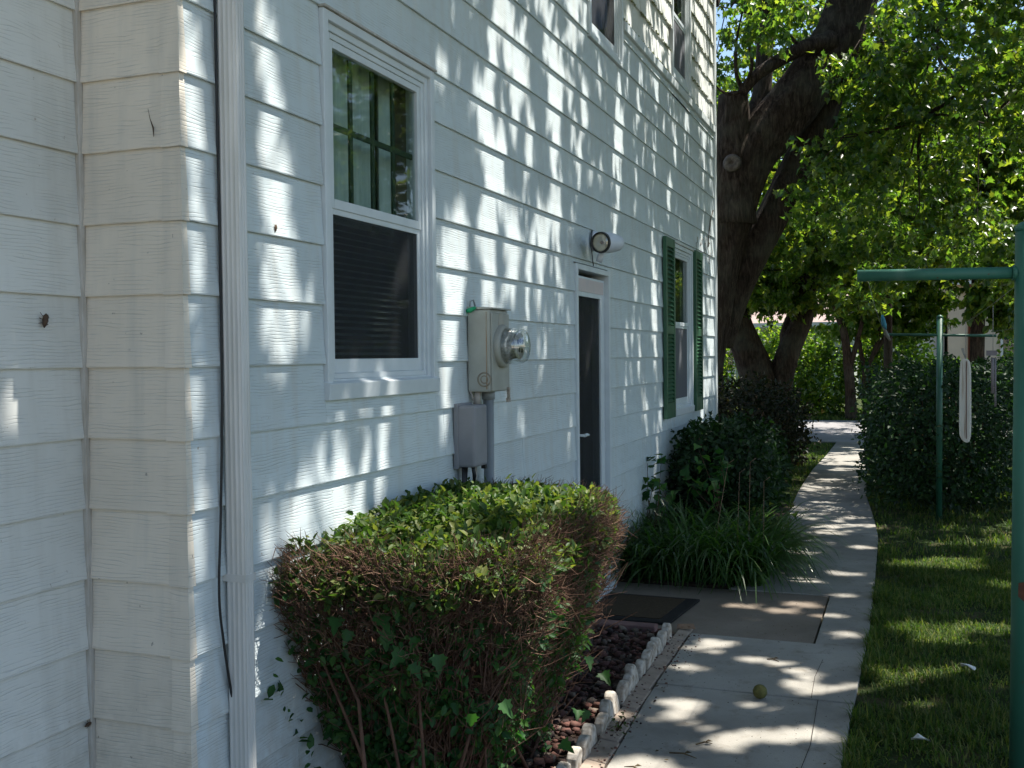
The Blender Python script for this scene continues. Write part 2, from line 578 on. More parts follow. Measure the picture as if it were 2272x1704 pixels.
M['moss'] = simple_mat('mossy_shingle_edge', (.24, .26, .15), (.14, .16, .08), 40, .95, .1)
M['shake'] = None


def concrete_mat(name, c1, c2, c3):
    nt = NT(name)
    a = noise(nt, pos(nt), 1.7, 6, .6)
    col = ramp(nt, a, [(.33, c1), (.5, c2), (.68, c3)])
    f = noise(nt, pos(nt), 190, 3)
    col = mixc(nt, ramp(nt, f, [(.56, (0, 0, 0)), (.72, (.45, .45, .45))]), col, tuple(v * .55 for v in c2))
    s = noise(nt, pos(nt), 9, 5, .7, .5)
    col = mixc(nt, ramp(nt, s, [(.54, (0, 0, 0)), (.70, (.6, .6, .6))]), col, (.15, .125, .095))
    oi = nt.n('ShaderNodeObjectInfo')
    hv = nt.n('ShaderNodeHueSaturation')
    mr = nt.n('ShaderNodeMapRange'); mr.inputs[3].default_value = .88; mr.inputs[4].default_value = 1.1
    nt.l(oi.outputs['Random'], mr.inputs[0]); nt.l(mr.outputs[0], hv.inputs['Value']); nt.l(col, hv.inputs['Color'])
    nt.l(hv.outputs[0], nt.b.inputs['Base Color'])
    nt.b.inputs['Roughness'].default_value = .88
    nt.b.inputs['Specular IOR Level'].default_value = .25
    b = bump(nt, noise(nt, pos(nt), 120, 4), .5, .003)
    return nt.m


M['concrete'] = concrete_mat('walkway_concrete', (.215, .203, .178), (.285, .27, .238), (.335, .32, .285))
M['stoop'] = concrete_mat('stoop_concrete', (.135, .110, .085), (.175, .143, .112), (.215, .18, .145))
M['bounce'] = concrete_mat('bounce_ground_concrete', (.34, .30, .24), (.40, .35, .285), (.45, .40, .33))  # pale warm surface for the added bounce ground
M['asphalt'] = concrete_mat('road_surface', (.26, .25, .25), (.31, .30, .30), (.36, .35, .35))


def shake_mat():
    nt = NT('painted_wood_shingle')
    a = noise(nt, pos(nt, (8, 8, .8)), 9, 5, .6)
    col = ramp(nt, a, [(.3, (.60, .62, .59)), (.7, (.68, .70, .68))])
    m = noise(nt, pos(nt), 7, 5)
    col = mixc(nt, ramp(nt, m, [(.56, (0, 0, 0)), (.74, (.6, .6, .6))]), col, (.36, .38, .27))
    nt.l(col, nt.b.inputs['Base Color'])
    nt.b.inputs['Roughness'].default_value = .7
    bump(nt, a, .7, .004)
    return nt.m


M['shake'] = shake_mat()


def lawn_mat():
    nt = NT('lawn_ground')
    a = noise(nt, pos(nt), 3.2, 6, .65)
    b = noise(nt, pos(nt), 60, 4, .7)
    col = ramp(nt, a, [(.36, (.022, .036, .013)), (.50, (.036, .052, .018)), (.60, (.095, .075, .045))])
    col = mixc(nt, ramp(nt, b, [(.4, (0, 0, 0)), (.7, (.7, .7, .7))]), col, (.05, .085, .022))
    nt.l(col, nt.b.inputs['Base Color'])
    nt.b.inputs['Roughness'].default_value = .95
    nt.b.inputs['Specular IOR Level'].default_value = .1
    bump(nt, b, 1, .03)
    return nt.m


M['lawn'] = lawn_mat()

# ------------------------------------------------------------------ ground
g = MB()
xs = np.concatenate([np.linspace(-90, -4, 12), np.linspace(-3, 6, 19), np.linspace(8, 90, 12)])
ys = np.concatenate([np.linspace(-40, -2, 8), np.linspace(-1, 17, 25), np.linspace(19, 140, 16)])
V = [(float(x), float(y), -.022 + (random.uniform(-.006, .004) if -3 < x < 6 and -1 < y < 17 else 0)) for y in ys for x in xs]
nx = len(xs)
F = [(j * nx + i, j * nx + i + 1, (j + 1) * nx + i + 1, (j + 1) * nx + i) for j in range(len(ys) - 1) for i in range(nx - 1)]
g.add(V, F, True)
tag(g.build('lawn_ground', M['lawn'], origin=(0, 0, 0)), 'shaded lawn beside the walkway with thin brownish patches', kind='structure')

road = MB().box(-60, 60, 18.95, 24.9, -.12, -.006).build('road', M['asphalt'], origin=(0, 22, 0))
tag(road, 'sunlit pale street crossing beyond the end of the walkway', kind='structure')

bed = MB().box(WX - .02, -1.17, 1.0, 5.62, -.1, .004).build('planting_bed', M['soil'], origin=(-1.5, 3.5, 0))
tag(bed, 'narrow mulch bed between the wall and the edging', kind='structure')
bed2 = MB().box(WX - .02, -1.075, 6.92, 10.9, -.1, .002).build('planting_bed', M['soil'], origin=(-1.5, 8.5, 0))
tag(bed2, 'soil bed under the strap leaf clump', kind='structure')

bnc = MB().box(-14, 16, -16, -1.6, -.12, -.004).build('bounce_ground', M['bounce'], origin=(0, -6, 0))  # unseen slab added to bounce warm light onto the return wall
tag(bnc, 'added unseen pale ground behind the viewpoint bouncing warm sunlight', kind='structure')

# walkway: separate slabs
walk = empty('walkway', (-.65, 6, 0), 'concrete walkway of jointed slabs running along the house to the street', kind='structure')
RE = [(-3, -.235), (3.5, -.232), (4.5, -.225), (5.4, -.205), (6.2, -.196), (7.5, -.204), (9.2, -.224), (10.5, -.306), (11.8, -.407), (15.3, -.54), (18.9, -.66)]
LE = [(-3, -1.02), (3.7, -1.054), (4.6, -1.10), (5.7, -1.118), (10, -1.06), (12, -1.14), (14, -1.175), (16.2, -1.14), (18.9, -1.14)]
interp = lambda T, y: float(np.interp(y, [a for a, b in T], [b for a, b in T]))
joints = [-1.55, -.9, -.2, 1.05, 2.3, 3.55, 4.77, 5.69, 6.88, 8.1, 9.35, 10.6, 11.8, 13.0, 14.2, 15.4, 16.6, 17.8, 18.9]


def slab(xl, xr, y0, y1, mat, dz=0.0, g2=.004, skew=0.0):
    n = 5
    yy = [y0 + g2 + (y1 - y0 - 2 * g2) * i / n for i in range(n + 1)]
    L = [(xl(y), y, 0) for y in yy]; R = [(xr(y), y + skew * (xr(y) - xl(y)), 0) for y in yy]
    poly = L + R[::-1]
    m = MB()
    top = [(x, y, .0 + dz) for x, y, z in poly]
    m.prism([(x, y, -.1) for x, y, z in poly], (0, 0, .1 + dz))
    return m.build('slab', mat, walk, origin=(poly[0][0], y0, 0), bevel=.004)


for i in range(len(joints) - 1):
    y0, y1 = joints[i], joints[i + 1]
    dz = random.uniform(-.003, .003)
    if abs(y0 - 5.69) < .01:
        slab(lambda y: -.457, lambda y: interp(RE, y), y0, y1, M['concrete'], 0, .003)
        o = slab(lambda y: WX + .012, lambda y: -.468, y0 - .015, y1, M['stoop'], -.007, .008)
        o['label'] = 'brownish stoop slab in front of the door'
    elif abs(y1 - 5.69) < .01:
        slab(lambda y: interp(LE, y), lambda y: interp(RE, y), y0, y1, M['concrete'], .004, .0025)
    else:
        slab(lambda y: interp(LE, y), lambda y: interp(RE, y), y0, y1, M['concrete'], dz, .003)

# hairline cracks
for pts in ([(-.36, 3.3), (-.375, 3.8), (-.355, 4.2), (-.37, 4.765)], [(-.40, 4.775), (-.41, 5.1), (-.395, 5.4)]):
    m = MB()
    for a, b_ in zip(pts, pts[1:]):
        m.add([(a[0] - .0012, a[1], .0045), (a[0] + .0012, a[1], .0045), (b_[0] + .0012, b_[1], .0045), (b_[0] - .0012, b_[1], .0045)], [(0, 1, 2, 3)])
    m.build('crack', M['soil'], walk)

# ------------------------------------------------------------------ house
house = empty('house', (-4, 6, 0), 'white two storey house with wide embossed siding running along the walkway', 'house')
EXPO = .2032
Z0 = 1.528 - 8 * EXPO        # bottom edge of the lowest course

W1 = (3.095, 3.98, 1.415, 2.742)
DOOR = (5.965, 6.715, .03, 2.105)
W2 = (8.72, 9.60, 1.03, 2.50)
UW1 = (6.30, 7.12, 3.55, 5.05)
UW2 = (8.78, 9.57, 3.915, 5.25)
YEND = 10.80
SHAKE_Y0, SHAKE_Z = 7.14, 3.85


def cut(segs, a, b):
    out = []
    for s, e in segs:
        if b <= s or a >= e:
            out.append((s, e)); continue
        if a > s: out.append((s, a))
        if b < e: out.append((b, e))
    return out


def board_part(x, y0, y1, z0, z1, za, zb):
    """piece of a course cut above or below an opening"""
    pf = lambda q: x + float(np.interp((q - z0) / (z1 - z0), [0, .02, .35, 1], [.0122, .0128, .006, .0005]))
    m = MB()
    zz = [za, za + .003, (za + zb) / 2, zb]
    pts = [(x - .004, za)] + [(pf(q), q) for q in zz] + [(x - .004, zb)]
    m.prism([(a, y0, b) for a, b in pts], (0, y1 - y0, 0))
    return m.build('siding_board', M['siding'], house, origin=(x, y0, za))


def board_y(x, y0, y1, z0, z1, name='siding_board'):
    """one course of bevelled siding on a wall that runs along Y"""
    n = max(1, int((y1 - y0) / .5))
    m = MB()
    vs = []
    tilt = random.uniform(-.0007, .0007)
    for i in range(n + 1):
        y = y0 + (y1 - y0) * i / n
        w = random.uniform(-.0008, .0008) if 0 < i < n else 0
        b = .0128 + w
        vs += [(x - .004, y, z0 + .003), (x + b - .001, y, z0 + .0005), (x + b, y, z0 + .004 + tilt), (x + .006 + w * .5, y, z0 + (z1 - z0) * .35), (x + .0005, y, z1 + .004)]
    fs = []
    for i in range(n):
        a = i * 5; b = a + 5
        for k in range(4):
            fs.append((a + k, b + k, b + k + 1, a + k + 1))
    m.add(vs, fs)
    # the folded metal has a thickness at its ends
    for e in (0, n):
        a = e * 5
        m.add([vs[a], vs[a + 1], vs[a + 2], vs[a + 3], vs[a + 4], (x - .004, vs[a][1], z1 + .004)], [(0, 1, 2, 3, 4, 5)] if e else [(5, 4, 3, 2, 1, 0)])
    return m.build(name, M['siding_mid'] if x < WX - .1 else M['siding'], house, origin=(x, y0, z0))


def board_x(y, x0, x1, z0, z1, name='siding_board'):
    """one course on the return wall that faces the camera (-Y)"""
    m = MB()
    vs = []
    for xx in (x0, x1):
        vs += [(xx, y + .004, z0 + .003), (xx, y - .0105, z0 + .0005), (xx, y - .0115, z0 + .004), (xx, y - .0055, z0 + (z1 - z0) * .35), (xx, y - .0005, z1 + .004)]
    m.add(vs, [(k, k + 1, 5 + k + 1, 5 + k) for k in range(4)])
    return m.build(name, M['siding_warmlit'], house, origin=(x0, y, z0))


ztop = 6.0
row = 0
z = Z0
seams = {}
while z < ztop:
    z1 = min(z + EXPO, ztop)
    segs = [(2.379, YEND)]
    for (a, b, c, d) in (W1, DOOR, W2, UW1, UW2):
        if z < d - .004 and z1 > c + .004:
            segs = cut(segs, a - .002, b + .002)
            if z < c - .02:
                board_part(WX, a - .001, b + .001, z, z1, z, c - .006)
            if z1 > d + .02:
                board_part(WX, a - .001, b + .001, z, z1, d + .010, z1)
    if z1 > SHAKE_Z + .02:
        segs = cut(segs, SHAKE_Y0, YEND + 1)
        if z < SHAKE_Z - .03:
            board_part(WX, SHAKE_Y0, YEND, z, z1, z, SHAKE_Z - .028)
    # factory lengths: butt seams with a slight overlap
    sj = random.choice([2.9, 4.4, 5.1, 6.9, 7.7, 8.1, 8.5]) if row % 2 else random.choice([4.1, 5.35, 7.3, 9.4, 10.2])
    if row == 6: sj = 4.07
    if row == 5: sj = 5.05
    out = []
    for s, e in segs:
        if s + .3 < sj < e - .3:
            out += [(s, sj - .0012), (sj + .0012, e)]
        else:
            out.append((s, e))
    for s, e in out:
        if e - s > .02:
            board_y(WX, s, e, z, z1)
    # set-back wall on the left and the return
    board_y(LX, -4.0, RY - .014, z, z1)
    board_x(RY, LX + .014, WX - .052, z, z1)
    # individual folded corner cap for this course
    zz0, zz1 = z, z1
    cp = MB()
    o = .0135
    pl = [(WX - .055, RY - o, 0), (WX + o, RY - o, 0), (WX + o, RY + .018, 0)]
    t0 = [(x_, y_, zz0 - .002) for x_, y_, _ in pl]
    i2 = .0035
    t1 = [(WX - .055, RY - i2, zz1), (WX + i2, RY - i2, zz1), (WX + i2, RY + .018, zz1)]
    cp.add(t0 + t1, [(0, 1, 4, 3), (1, 2, 5, 4)])
    back = [(WX - .055, RY - .001, zz0 - .002), (WX, RY - .001, zz0 - .002), (WX, RY + .018, zz0 - .002)]
    cp.add(t0 + back, [(0, 3, 4, 1), (1, 4, 5, 2)])
    cp.build('corner_cap', M['siding_warmlit'], house, origin=(WX, RY, z))
    z = z1
    row += 1

# inner corner strip
MB().box(LX + .001, LX + .017, RY - .021, RY - .003, -.05, 6).build('inner_corner_strip', M['strip'], house, bevel=.003)
# far corner post, two faces with a folded lip
cp = MB().box(WX - .02, WX + .022, YEND - .0, YEND + .045, .25, 6).box(WX - .02, WX + .017, YEND + .046, YEND + .135, .25, 6)
cp.build('corner_post', M['trim'], house, bevel=.003)
MB().box(WX - .10, WX + .008, YEND + .136, YEND + .15, .25, 6).build('corner_post', M['trim'], house)

# wall body behind the siding, with openings; lit from nowhere inside
def wall_body(y0, y1, z0, z1, holes, x0, x1):
    yc = sorted({y0, y1} | {v for h in holes for v in h[:2] if y0 < v < y1})
    zc = sorted({z0, z1} | {v for h in holes for v in h[2:] if z0 < v < z1})
    m = MB()
    for a, b in zip(yc, yc[1:]):
        for c, d in zip(zc, zc[1:]):
            my, mz = (a + b) / 2, (c + d) / 2
            if any(h[0] < my < h[1] and h[2] < mz < h[3] for h in holes):
                continue
            m.box(x0, x1, a, b, c, d)
    return m.build('wall', M['sheath'], house)


holes = [(h[0] + .02, h[1] - .02, h[2] + .02, h[3] - .02) for h in (W1, DOOR, W2, UW1, UW2)]
wall_body(RY + .02, 10.86, .0, 6.0, holes, WX - .17, WX - .012)
MB().box(LX - .15, LX - .012, -4, RY + .15, 0, 6).build('wall', M['sheath'], house)
MB().box(LX - .01, WX - .02, RY + .012, RY + .10, 0, 6).build('wall', M['sheath'], house)
MB().box(-8, WX - .012, 10.70, 10.86, 0, 6).build('wall', M['sheath'], house)
MB().box(-8.0, -7.9, -4, 10.7, 0, 6).build('wall', M['sheath'], house)
MB().box(-8, LX - .15, -4.1, -4, 0, 6).build('wall', M['sheath'], house)
# courses on the far gable end
z = Z0
while z < 6:
    m = MB(); y = 10.862
    vs = []
    for xx in (-8, WX - .10):
        vs += [(xx, y, z), (xx, y + .0115, z + .002), (xx, y, z + EXPO)]
    m.add(vs, [(0, 3, 4, 1), (1, 4, 5, 2)])
    m.build('siding_board', M['siding'], house)
    z += EXPO
MB().box(WX - .03, WX - .004, RY + .05, 10.86, -.05, .02).build('foundation', M['edgebase'], house)
M['roofing'] = simple_mat('roof_shingle_brown', (.10, .085, .075), (.07, .06, .055), 30, .95, .1)
MB().prism([(-8.4, -4.3, 6.0), (WX + .35, -4.3, 6.0), (WX + .35, -4.3, 6.14), (-5.0, -4.3, 8.2), (-8.4, -4.3, 6.14)], (0, 15.4, 0)).build('roof', M['roofing'], house)

# shingled upper part with mossy butts, every shingle a piece
z = SHAKE_Z + .055
while z < 5.6:
    y = SHAKE_Y0 + .01
    while y < YEND - .03:
        w = random.uniform(.13, .27)
        y1 = min(y + w, YEND - .002)
        if not (UW2[0] - .01 < (y + y1) / 2 < UW2[1] + .01 and z < UW2[3]):
            for s, e in cut([(y, y1)], UW2[0] - .004, UW2[1] + .004) if z < UW2[3] and z + EXPO > UW2[2] else [(y, y1)]:
                if e - s < .03: continue
                dz = random.uniform(-.012, .012)
                b = random.uniform(.010, .017)
                m = MB()
                m.prism([(WX - .006, s + .003, z + dz), (WX + b, s + .003, z + dz), (WX - .003, s + .003, z + EXPO + .01), (WX - .006, s + .003, z + EXPO + .01)], (0, e - s - .005, 0))
                m.build('shingle', M['shake'], house, origin=(WX, s, z))
        y = y1
    z += EXPO
# mossy growth along the butt edges of the shingles
mm = MB()
z = SHAKE_Z + .055
while z < 5.6:
    y = SHAKE_Y0 + .02
    while y < YEND - .05:
        if not (UW2[0] - .04 < y < UW2[1] + .02) and random.random() < .62:
            r = random.uniform(.005, .012)
            mm.lathe((WX + .014, y, z - .002 + random.uniform(-.008, .008)), (0, 1, 0), [(-r * 1.6, r * .2), (-r * .6, r * .8), (r * .7, r * .7), (r * 1.7, r * .15)], 5)
        y += random.uniform(.015, .05)
    z += EXPO
tag(mm.build('moss', M['moss'], house), kind='stuff')
MB().box(WX - .005, WX + .032, SHAKE_Y0 - .01, YEND - .003, SHAKE_Z - .03, SHAKE_Z + .035).build('belt_trim', M['trim'], house, bevel=.004)


# ------------------------------------------------------------------ windows
def window(spec, split, lower='screen', grid=True, room='blind', sill=True, name='window'):
    y0, y1, z0, z1 = spec
    po = WX + .020
    w = MB()
    c = .034
    w.box(WX - .10, po, y0, y0 + c, z0, z1)
    w.box(WX - .10, po, y1 - c, y1, z0, z1)
    w.box(WX - .10, po, y0 + c, y1 - c, z1 - c, z1)
    w.box(WX - .10, po, y0 + c, y1 - c, z0, z0 + c)
    root = w.build(name, M['frame'], house, origin=(WX, (y0 + y1) / 2, z0), bevel=.003)
    # stepped inner frame
    f = MB()
    a0, a1, b0, b1 = y0 + c, y1 - c, z0 + c, z1 - c
    for (d, t, dx) in ((0, .026, .004), (.0262, .020, -.004)):
        x1 = WX + dx
        f.box(WX - .06, x1, a0 + d, a0 + d + t, b0 + d, b1 - d)
        f.box(WX - .06, x1, a1 - d - t, a1 - d, b0 + d, b1 - d)
        f.box(WX - .06, x1, a0 + d + t, a1 - d - t, b1 - d - t, b1 - d)
        f.box(WX - .06, x1, a0 + d + t, a1 - d - t, b0 + d, b0 + d + t)
    f.build('frame', M['frame'], root, bevel=.002)
    e = .0465
    s0, s1, t0, t1 = a0 + e, a1 - e, b0 + e, b1 - e
    # upper and lower sash
    st = .026
    zm = split
    for (nm, q0, q1, dx) in (('upper_sash', zm, t1, -.010), ('lower_sash', t0, zm + .002, -.016)):
        s = MB()
        x1 = WX + dx
        s.box(x1 - .022, x1, s0, s0 + st, q0, q1)
        s.box(x1 - .022, x1, s1 - st, s1, q0, q1)
        s.box(x1 - .022, x1, s0 + st, s1 - st, q1 - (st if nm[0] == 'u' else .022), q1)
        s.box(x1 - .022, x1, s0 + st, s1 - st, q0, q0 + (.034 if nm[0] == 'u' else .05))
        s.build(nm, M['frame'], root, bevel=.002)
    g0, g1 = s0 + st, s1 - st
    gx = WX - .026
    MB().box(gx, gx + .003, g0, g1, zm + .034, t1 - st).build('pane', M['glass'], root)
    MB().box(gx - .012, gx - .009, g0, g1, t0 + .05, zm - .02).build('pane', M['glass'], root)
    if lower:
        MB().box(WX - .0215, WX - .0205, g0, g1, t0 + .05, zm - .02).build('insect_screen', M[lower], root)
    if grid:
        h = (zm + .034 + t1 - st) / 2
        for k in (1, 2, 3):
            yy = g0 + (g1 - g0) * k / 4
            MB().box(gx - .016, gx - .008, yy - .012, yy + .012, zm + .034, t1 - st).build('muntin', M['muntin'], root)
        MB().box(gx - .0155, gx - .0085, g0, g1, h - .011, h + .011).build('muntin', M['muntin'], root)
    # room niche
    n = MB()
    X0, X1 = WX - 1.1, WX - .171
    Y0, Y1, ZA, ZB = y0 - .3, y1 + .6, z0 - .1, z1 + .1
    n.add([(X0, Y0, ZA), (X0, Y1, ZA), (X0, Y1, ZB), (X0, Y0, ZB), (X1, Y0, ZA), (X1, Y1, ZA), (X1, Y1, ZB), (X1, Y0, ZB)],
          [(0, 1, 2, 3), (0, 4, 5, 1), (3, 2, 6, 7), (0, 3, 7, 4), (1, 5, 6, 2)])
    n.build('room_lining', M['inside'], root)
    if room == 'blind':
        b = MB()
        zz = t0 + .04
        while zz < zm + .02:
            b.add([(gx - .055, g0 - .02, zz), (gx - .055, g1 - .02, zz), (gx - .082, g1 - .02, zz + .011), (gx - .082, g0 - .02, zz + .011)], [(0, 1, 2, 3)])
            zz += .024
        tag(b.build('blind', M['blind'], root), kind='stuff')
        # gathered curtain behind the upper sash
        cu = MB(); n_ = 60
        vs = []
        for i in range(n_ + 1):
            yy = g0 - .03 + (g1 - g0 + .04) * i / n_
            xx = gx - .11 + .016 * math.sin(i * .95) + .008 * math.sin(i * 2.3)
            vs += [(xx, yy, zm - .02), (xx + .004, yy, t1 + .05)]
        cu.add(vs, [(2 * i, 2 * i + 2, 2 * i + 3, 2 * i + 1) for i in range(n_) if i < 44 or i > 49], True)
        cu.build('curtain', M['curtain'], root)
    elif room == 'curtain':
        cu = MB(); n_ = 30
        vs = []
        for i in range(n_ + 1):
            yy = g0 - .02 + (g1 - g0 + .04) * i / n_
            xx = gx - .10 + .02 * math.sin(i * 1.1)
            vs += [(xx, yy, t0), (xx, yy, zm)]
        cu.add(vs, [(2 * i, 2 * i + 2, 2 * i + 3, 2 * i + 1) for i in range(n_)], True)
        cu.build('curtain', M['curtain'], root)
    if sill:
        s = MB()
        s.prism([(WX - .01, y0 - .004, z0 - .012), (WX + .026, y0 - .004, z0 - .012), (WX + .030, y0 - .004, z0 + .046), (WX - .01, y0 - .004, z0 + .058)], (0, y1 - y0 + .008, 0))
        s.build('sill', M['frame'], root, bevel=.003)
    # metal drip cap over the head
    MB().box(WX + .004, WX + .0305, y0 - .006, y1 + .006, z1 + .001, z1 + .0085).build('drip_cap', M['strip'], root)
    return root


window(W1, 2.075, 'screen', True, 'blind')
w = window(W2, 1.80, 'screenlight', False, 'none')
window(UW1, 4.35, 'screen', False, 'none', sill=False)
window(UW2, 4.48, 'screenlight', False, 'none', sill=False)

# ------------------------------------------------------------------ storm door
y0, y1, z0, z1 = DOOR
d = MB()
c = .034
d.box(WX - .10, WX + .022, y0, y0 + c, z0, z1)
d.box(WX - .10, WX + .022, y1 - c, y1, z0, z1)
d.box(WX - .10, WX + .022, y0 + c, y1 - c, z1 - c, z1)
d.box(WX - .10, WX + .060, y0 + c, y1 - c, z0 - .03, z0 + .02)
door = d.build('door', M['frame'], house, origin=(WX, y0, z0), bevel=.003)
s = MB()
a0, a1 = y0 + c + .004, y1 - c - .004
xs1 = WX - .012
s.box(xs1 - .03, xs1, a0, a0 + .085, z0 + .024, z1 - c - .03)
s.box(xs1 - .03, xs1, a1 - .085, a1, z0 + .024, z1 - c - .03)
s.box(xs1 - .03, xs1, a0 + .085, a1 - .085, z1 - c - .155, z1 - c - .03)
s.box(xs1 - .03, xs1, a0 + .085, a1 - .085, z0 + .024, z0 + .22)
s.build('storm_door_leaf', M['frame'], door, bevel=.002)
M['pinkpanel'] = simple_mat('pinkish_top_panel', (.62, .52, .50), (.56, .50, .49), 8, .45, .4)  # pinkish strip across the top of the door leaf
MB().box(xs1 + .0005, xs1 + .004, a0 + .03, a1 - .03, z1 - c - .125, z1 - c - .045).build('top_panel', M['pinkpanel'], door)
MB().box(xs1 - .02, xs1 - .016, a0 + .085, a1 - .085, z0 + .22, z1 - c - .155).build('pane', M['glass'], door)
MB().box(xs1 - .0135, xs1 - .0125, a0 + .085, a1 - .085, z0 + .22, z1 - c - .155).build('insect_screen', M['screen'], door)
h = MB()
h.tube([(xs1, a0 + .05, 1.06), (xs1 + .05, a0 + .05, 1.06)], .008, 10)
h.tube([(xs1 + .048, a0 + .045, 1.06), (xs1 + .052, a0 + .09, 1.063), (xs1 + .05, a0 + .135, 1.058)], [.010, .009, .005], 10)
h.tube([(xs1 + .001, a0 + .05, 1.06), (xs1 + .008, a0 + .05, 1.06)], .022, 14)
h.build('handle', M['frame'], door)
MB().tube([(WX - .015, y1 - c - .004, z1 - c - .2), (WX - .015, y1 - c - .004, z1 - c - .13)], .006, 8).tube([(WX - .015, y1 - c - .004, .9), (WX - .015, y1 - c - .004, .97)], .006, 8).build('hinge', M['frame'], door)
n = MB()
X0, X1 = WX - .3, WX - .171
n.add([(X0, y0 - .3, 0), (X0, y1 + .3, 0), (X0, y1 + .3, 2.3), (X0, y0 - .3, 2.3), (X1, y0 - .3, 0), (X1, y1 + .3, 0), (X1, y1 + .3, 2.3), (X1, y0 - .3, 2.3)],
      [(0, 1, 2, 3), (0, 4, 5, 1), (3, 2, 6, 7), (0, 3, 7, 4), (1, 5, 6, 2)])
n.build('room_lining', M['inside'], door)


# ------------------------------------------------------------------ shutters
def shutter(y0, y1, z0, z1):
    xb, xf = WX + .013, WX + .043
    st = .045
    m = MB()
    m.box(xb, xf, y0, y0 + st, z0, z1)
    m.box(xb, xf, y1 - st, y1, z0, z1)
    mid = z0 + (z1 - z0) * .49
    rails = [(z0, z0 + .13), (mid - .035, mid + .035), (z1 - .075, z1)]
    for a, b in rails:
        m.box(xb, xf - .002, y0 + st, y1 - st, a, b)
    m.box(xb - .002, xb + .003, y0 + st, y1 - st, z0 + .13, z1 - .075)
    root = m.build('shutter', M['shutter'], house, origin=(WX, y0, z0), bevel=.003)
    me = None
    for a, b in ((rails[0][1], rails[1][0]), (rails[1][1], rails[2][0])):
        n_ = 17
        for i in range(n_):
            zc = a + (b - a) * (i + .5) / n_
            if me is None:
                s = MB().prism([(xb + .006, y0 + st, zc + .008), (xf - .006, y0 + st, zc - .013), (xf - .002, y0 + st, zc - .010), (xb + .008, y0 + st, zc + .013)], (0, y1 - y0 - 2 * st, 0))
                o = s.build('slat', M['shutter'], root, origin=(xb, y0, zc))
                me = o.data
            else:
                o = bpy.data.objects.new('slat', me); COL.objects.link(o); o.parent = root
                o.location = Vector((xb, y0, zc)) - wpos(root)
    return root


shutter(8.355, 8.70, 1.02, 2.515)
shutter(9.625, 9.965, 1.02, 2.515)

# ------------------------------------------------------------------ downspout
ds = MB()
prof = []
ya, yb, xa, xb_ = 2.518, 2.556, WX + .014, WX + .078
for i in range(13):
    t = i / 12; prof.append((xa + (xb_ - xa) * t, ya - (.0025 if i % 3 == 1 else 0)))
for i in range(7):
    t = i / 6; prof.append((xb_ + (.0025 if i % 2 else 0), ya + (yb - ya) * t))
prof += [(xb_ - .01, yb + .004), (xa, yb + .004)]
zs = [.12, 1.2, 1.24, 2.6, 3.9, 5.95]
vs = []
for i, zz in enumerate(zs):
    sc = 1.03 if i in (1,) else 1.0
    for px, py in prof:
        vs.append((xa + (px - xa) * sc, 2.537 + (py - 2.537) * sc, zz))
n_ = len(prof)
fs = [(i * n_ + k, i * n_ + (k + 1) % n_, (i + 1) * n_ + (k + 1) % n_, (i + 1) * n_ + k) for i in range(len(zs) - 1) for k in range(n_)]
ds.add(vs, fs)
dso = empty('downspout', (WX + .04, 2.54, 0), 'white ribbed metal downspout running up the near end of the long wall', 'downspout')
ds.build('pipe', M['spout'], dso)
MB().prism([(xa, ya, .12), (xb_, ya, .12), (xb_ + .16, ya, .03), (xb_ + .14, ya, -.01), (xb_ - .02, ya, .05), (xa, ya, .07)], (0, yb - ya, 0)).build('elbow', M['spout'], dso)
for zz in (.9, 3.2):
    MB().box(xa - .02, xb_ + .004, ya - .004, yb + .009, zz, zz + .022).build('strap', M['spout'], dso)

def smooth_path(P, sub=6):
    P = [Vector(p) for p in P]; Q = []
    for i in range(len(P) - 1):
        a, b, c, d_ = P[max(i - 1, 0)], P[i], P[i + 1], P[min(i + 2, len(P) - 1)]
        for k in range(sub):
            t = k / sub
            Q.append(.5 * ((2 * b) + (c - a) * t + (2 * a - 5 * b + 4 * c - d_) * t * t + (3 * b - a - 3 * c + d_) * t ** 3))
    return Q + [P[-1]]


cab = MB()
cab.tube(smooth_path([(WX + .014, 2.506, 5.9), (WX + .014, 2.506, 3.2), (WX + .015, 2.508, 2.3), (WX + .015, 2.51, 1.9), (WX + .016, 2.508, 1.48), (WX + .018, 2.49, 1.12), (WX + .02, 2.472, .87), (WX + .022, 2.49, .71), (WX + .022, 2.525, .53), (WX + .024, 2.54, .35), (WX + .024, 2.545, .0)]), .0038, 8)
tag(cab.build('cable', M['black']), 'thin black cable sagging beside the white downspout', 'cable')

# ------------------------------------------------------------------ electric meter
mt = empty('electric_meter', (WX, 4.43, 1.385), 'beige grey electric meter box with round glass dome and rust streak', 'electric meter')
MB().box(WX + .008, WX + .120, 4.325, 4.55, 1.388, 1.762).build('box', M['meter'], mt, bevel=.008)
MB().box(WX + .1205, WX + .128, 4.330, 4.545, 1.392, 1.745).build('cover', M['meter'], mt, bevel=.004)
MB().prism([(WX + .004, 4.32, 1.763), (WX + .135, 4.32, 1.763), (WX + .135, 4.32, 1.769), (WX + .004, 4.32, 1.776)], (0, .235, 0)).build('rain_hood', M['meter'], mt)
MB().box(WX + .100, WX + .104, 4.3235, 4.3245, 1.40, 1.75).build('seam', M['meterrust'], mt)
mc = Vector((WX + .128, 4.445, 1.595))
MB().lathe(mc, (1, 0, 0), [(0, .098), (.018, .098), (.026, .090), (.026, .080), (0, .080)], 32, cap=False).build('collar', M['meter'], mt)
MB().lathe(mc, (1, 0, 0), [(.02, .082), (.06, .0835), (.10, .080), (.118, .070), (.126, .045), (.128, .01)], 32).build('glass_dome', M['domeglass'], mt)
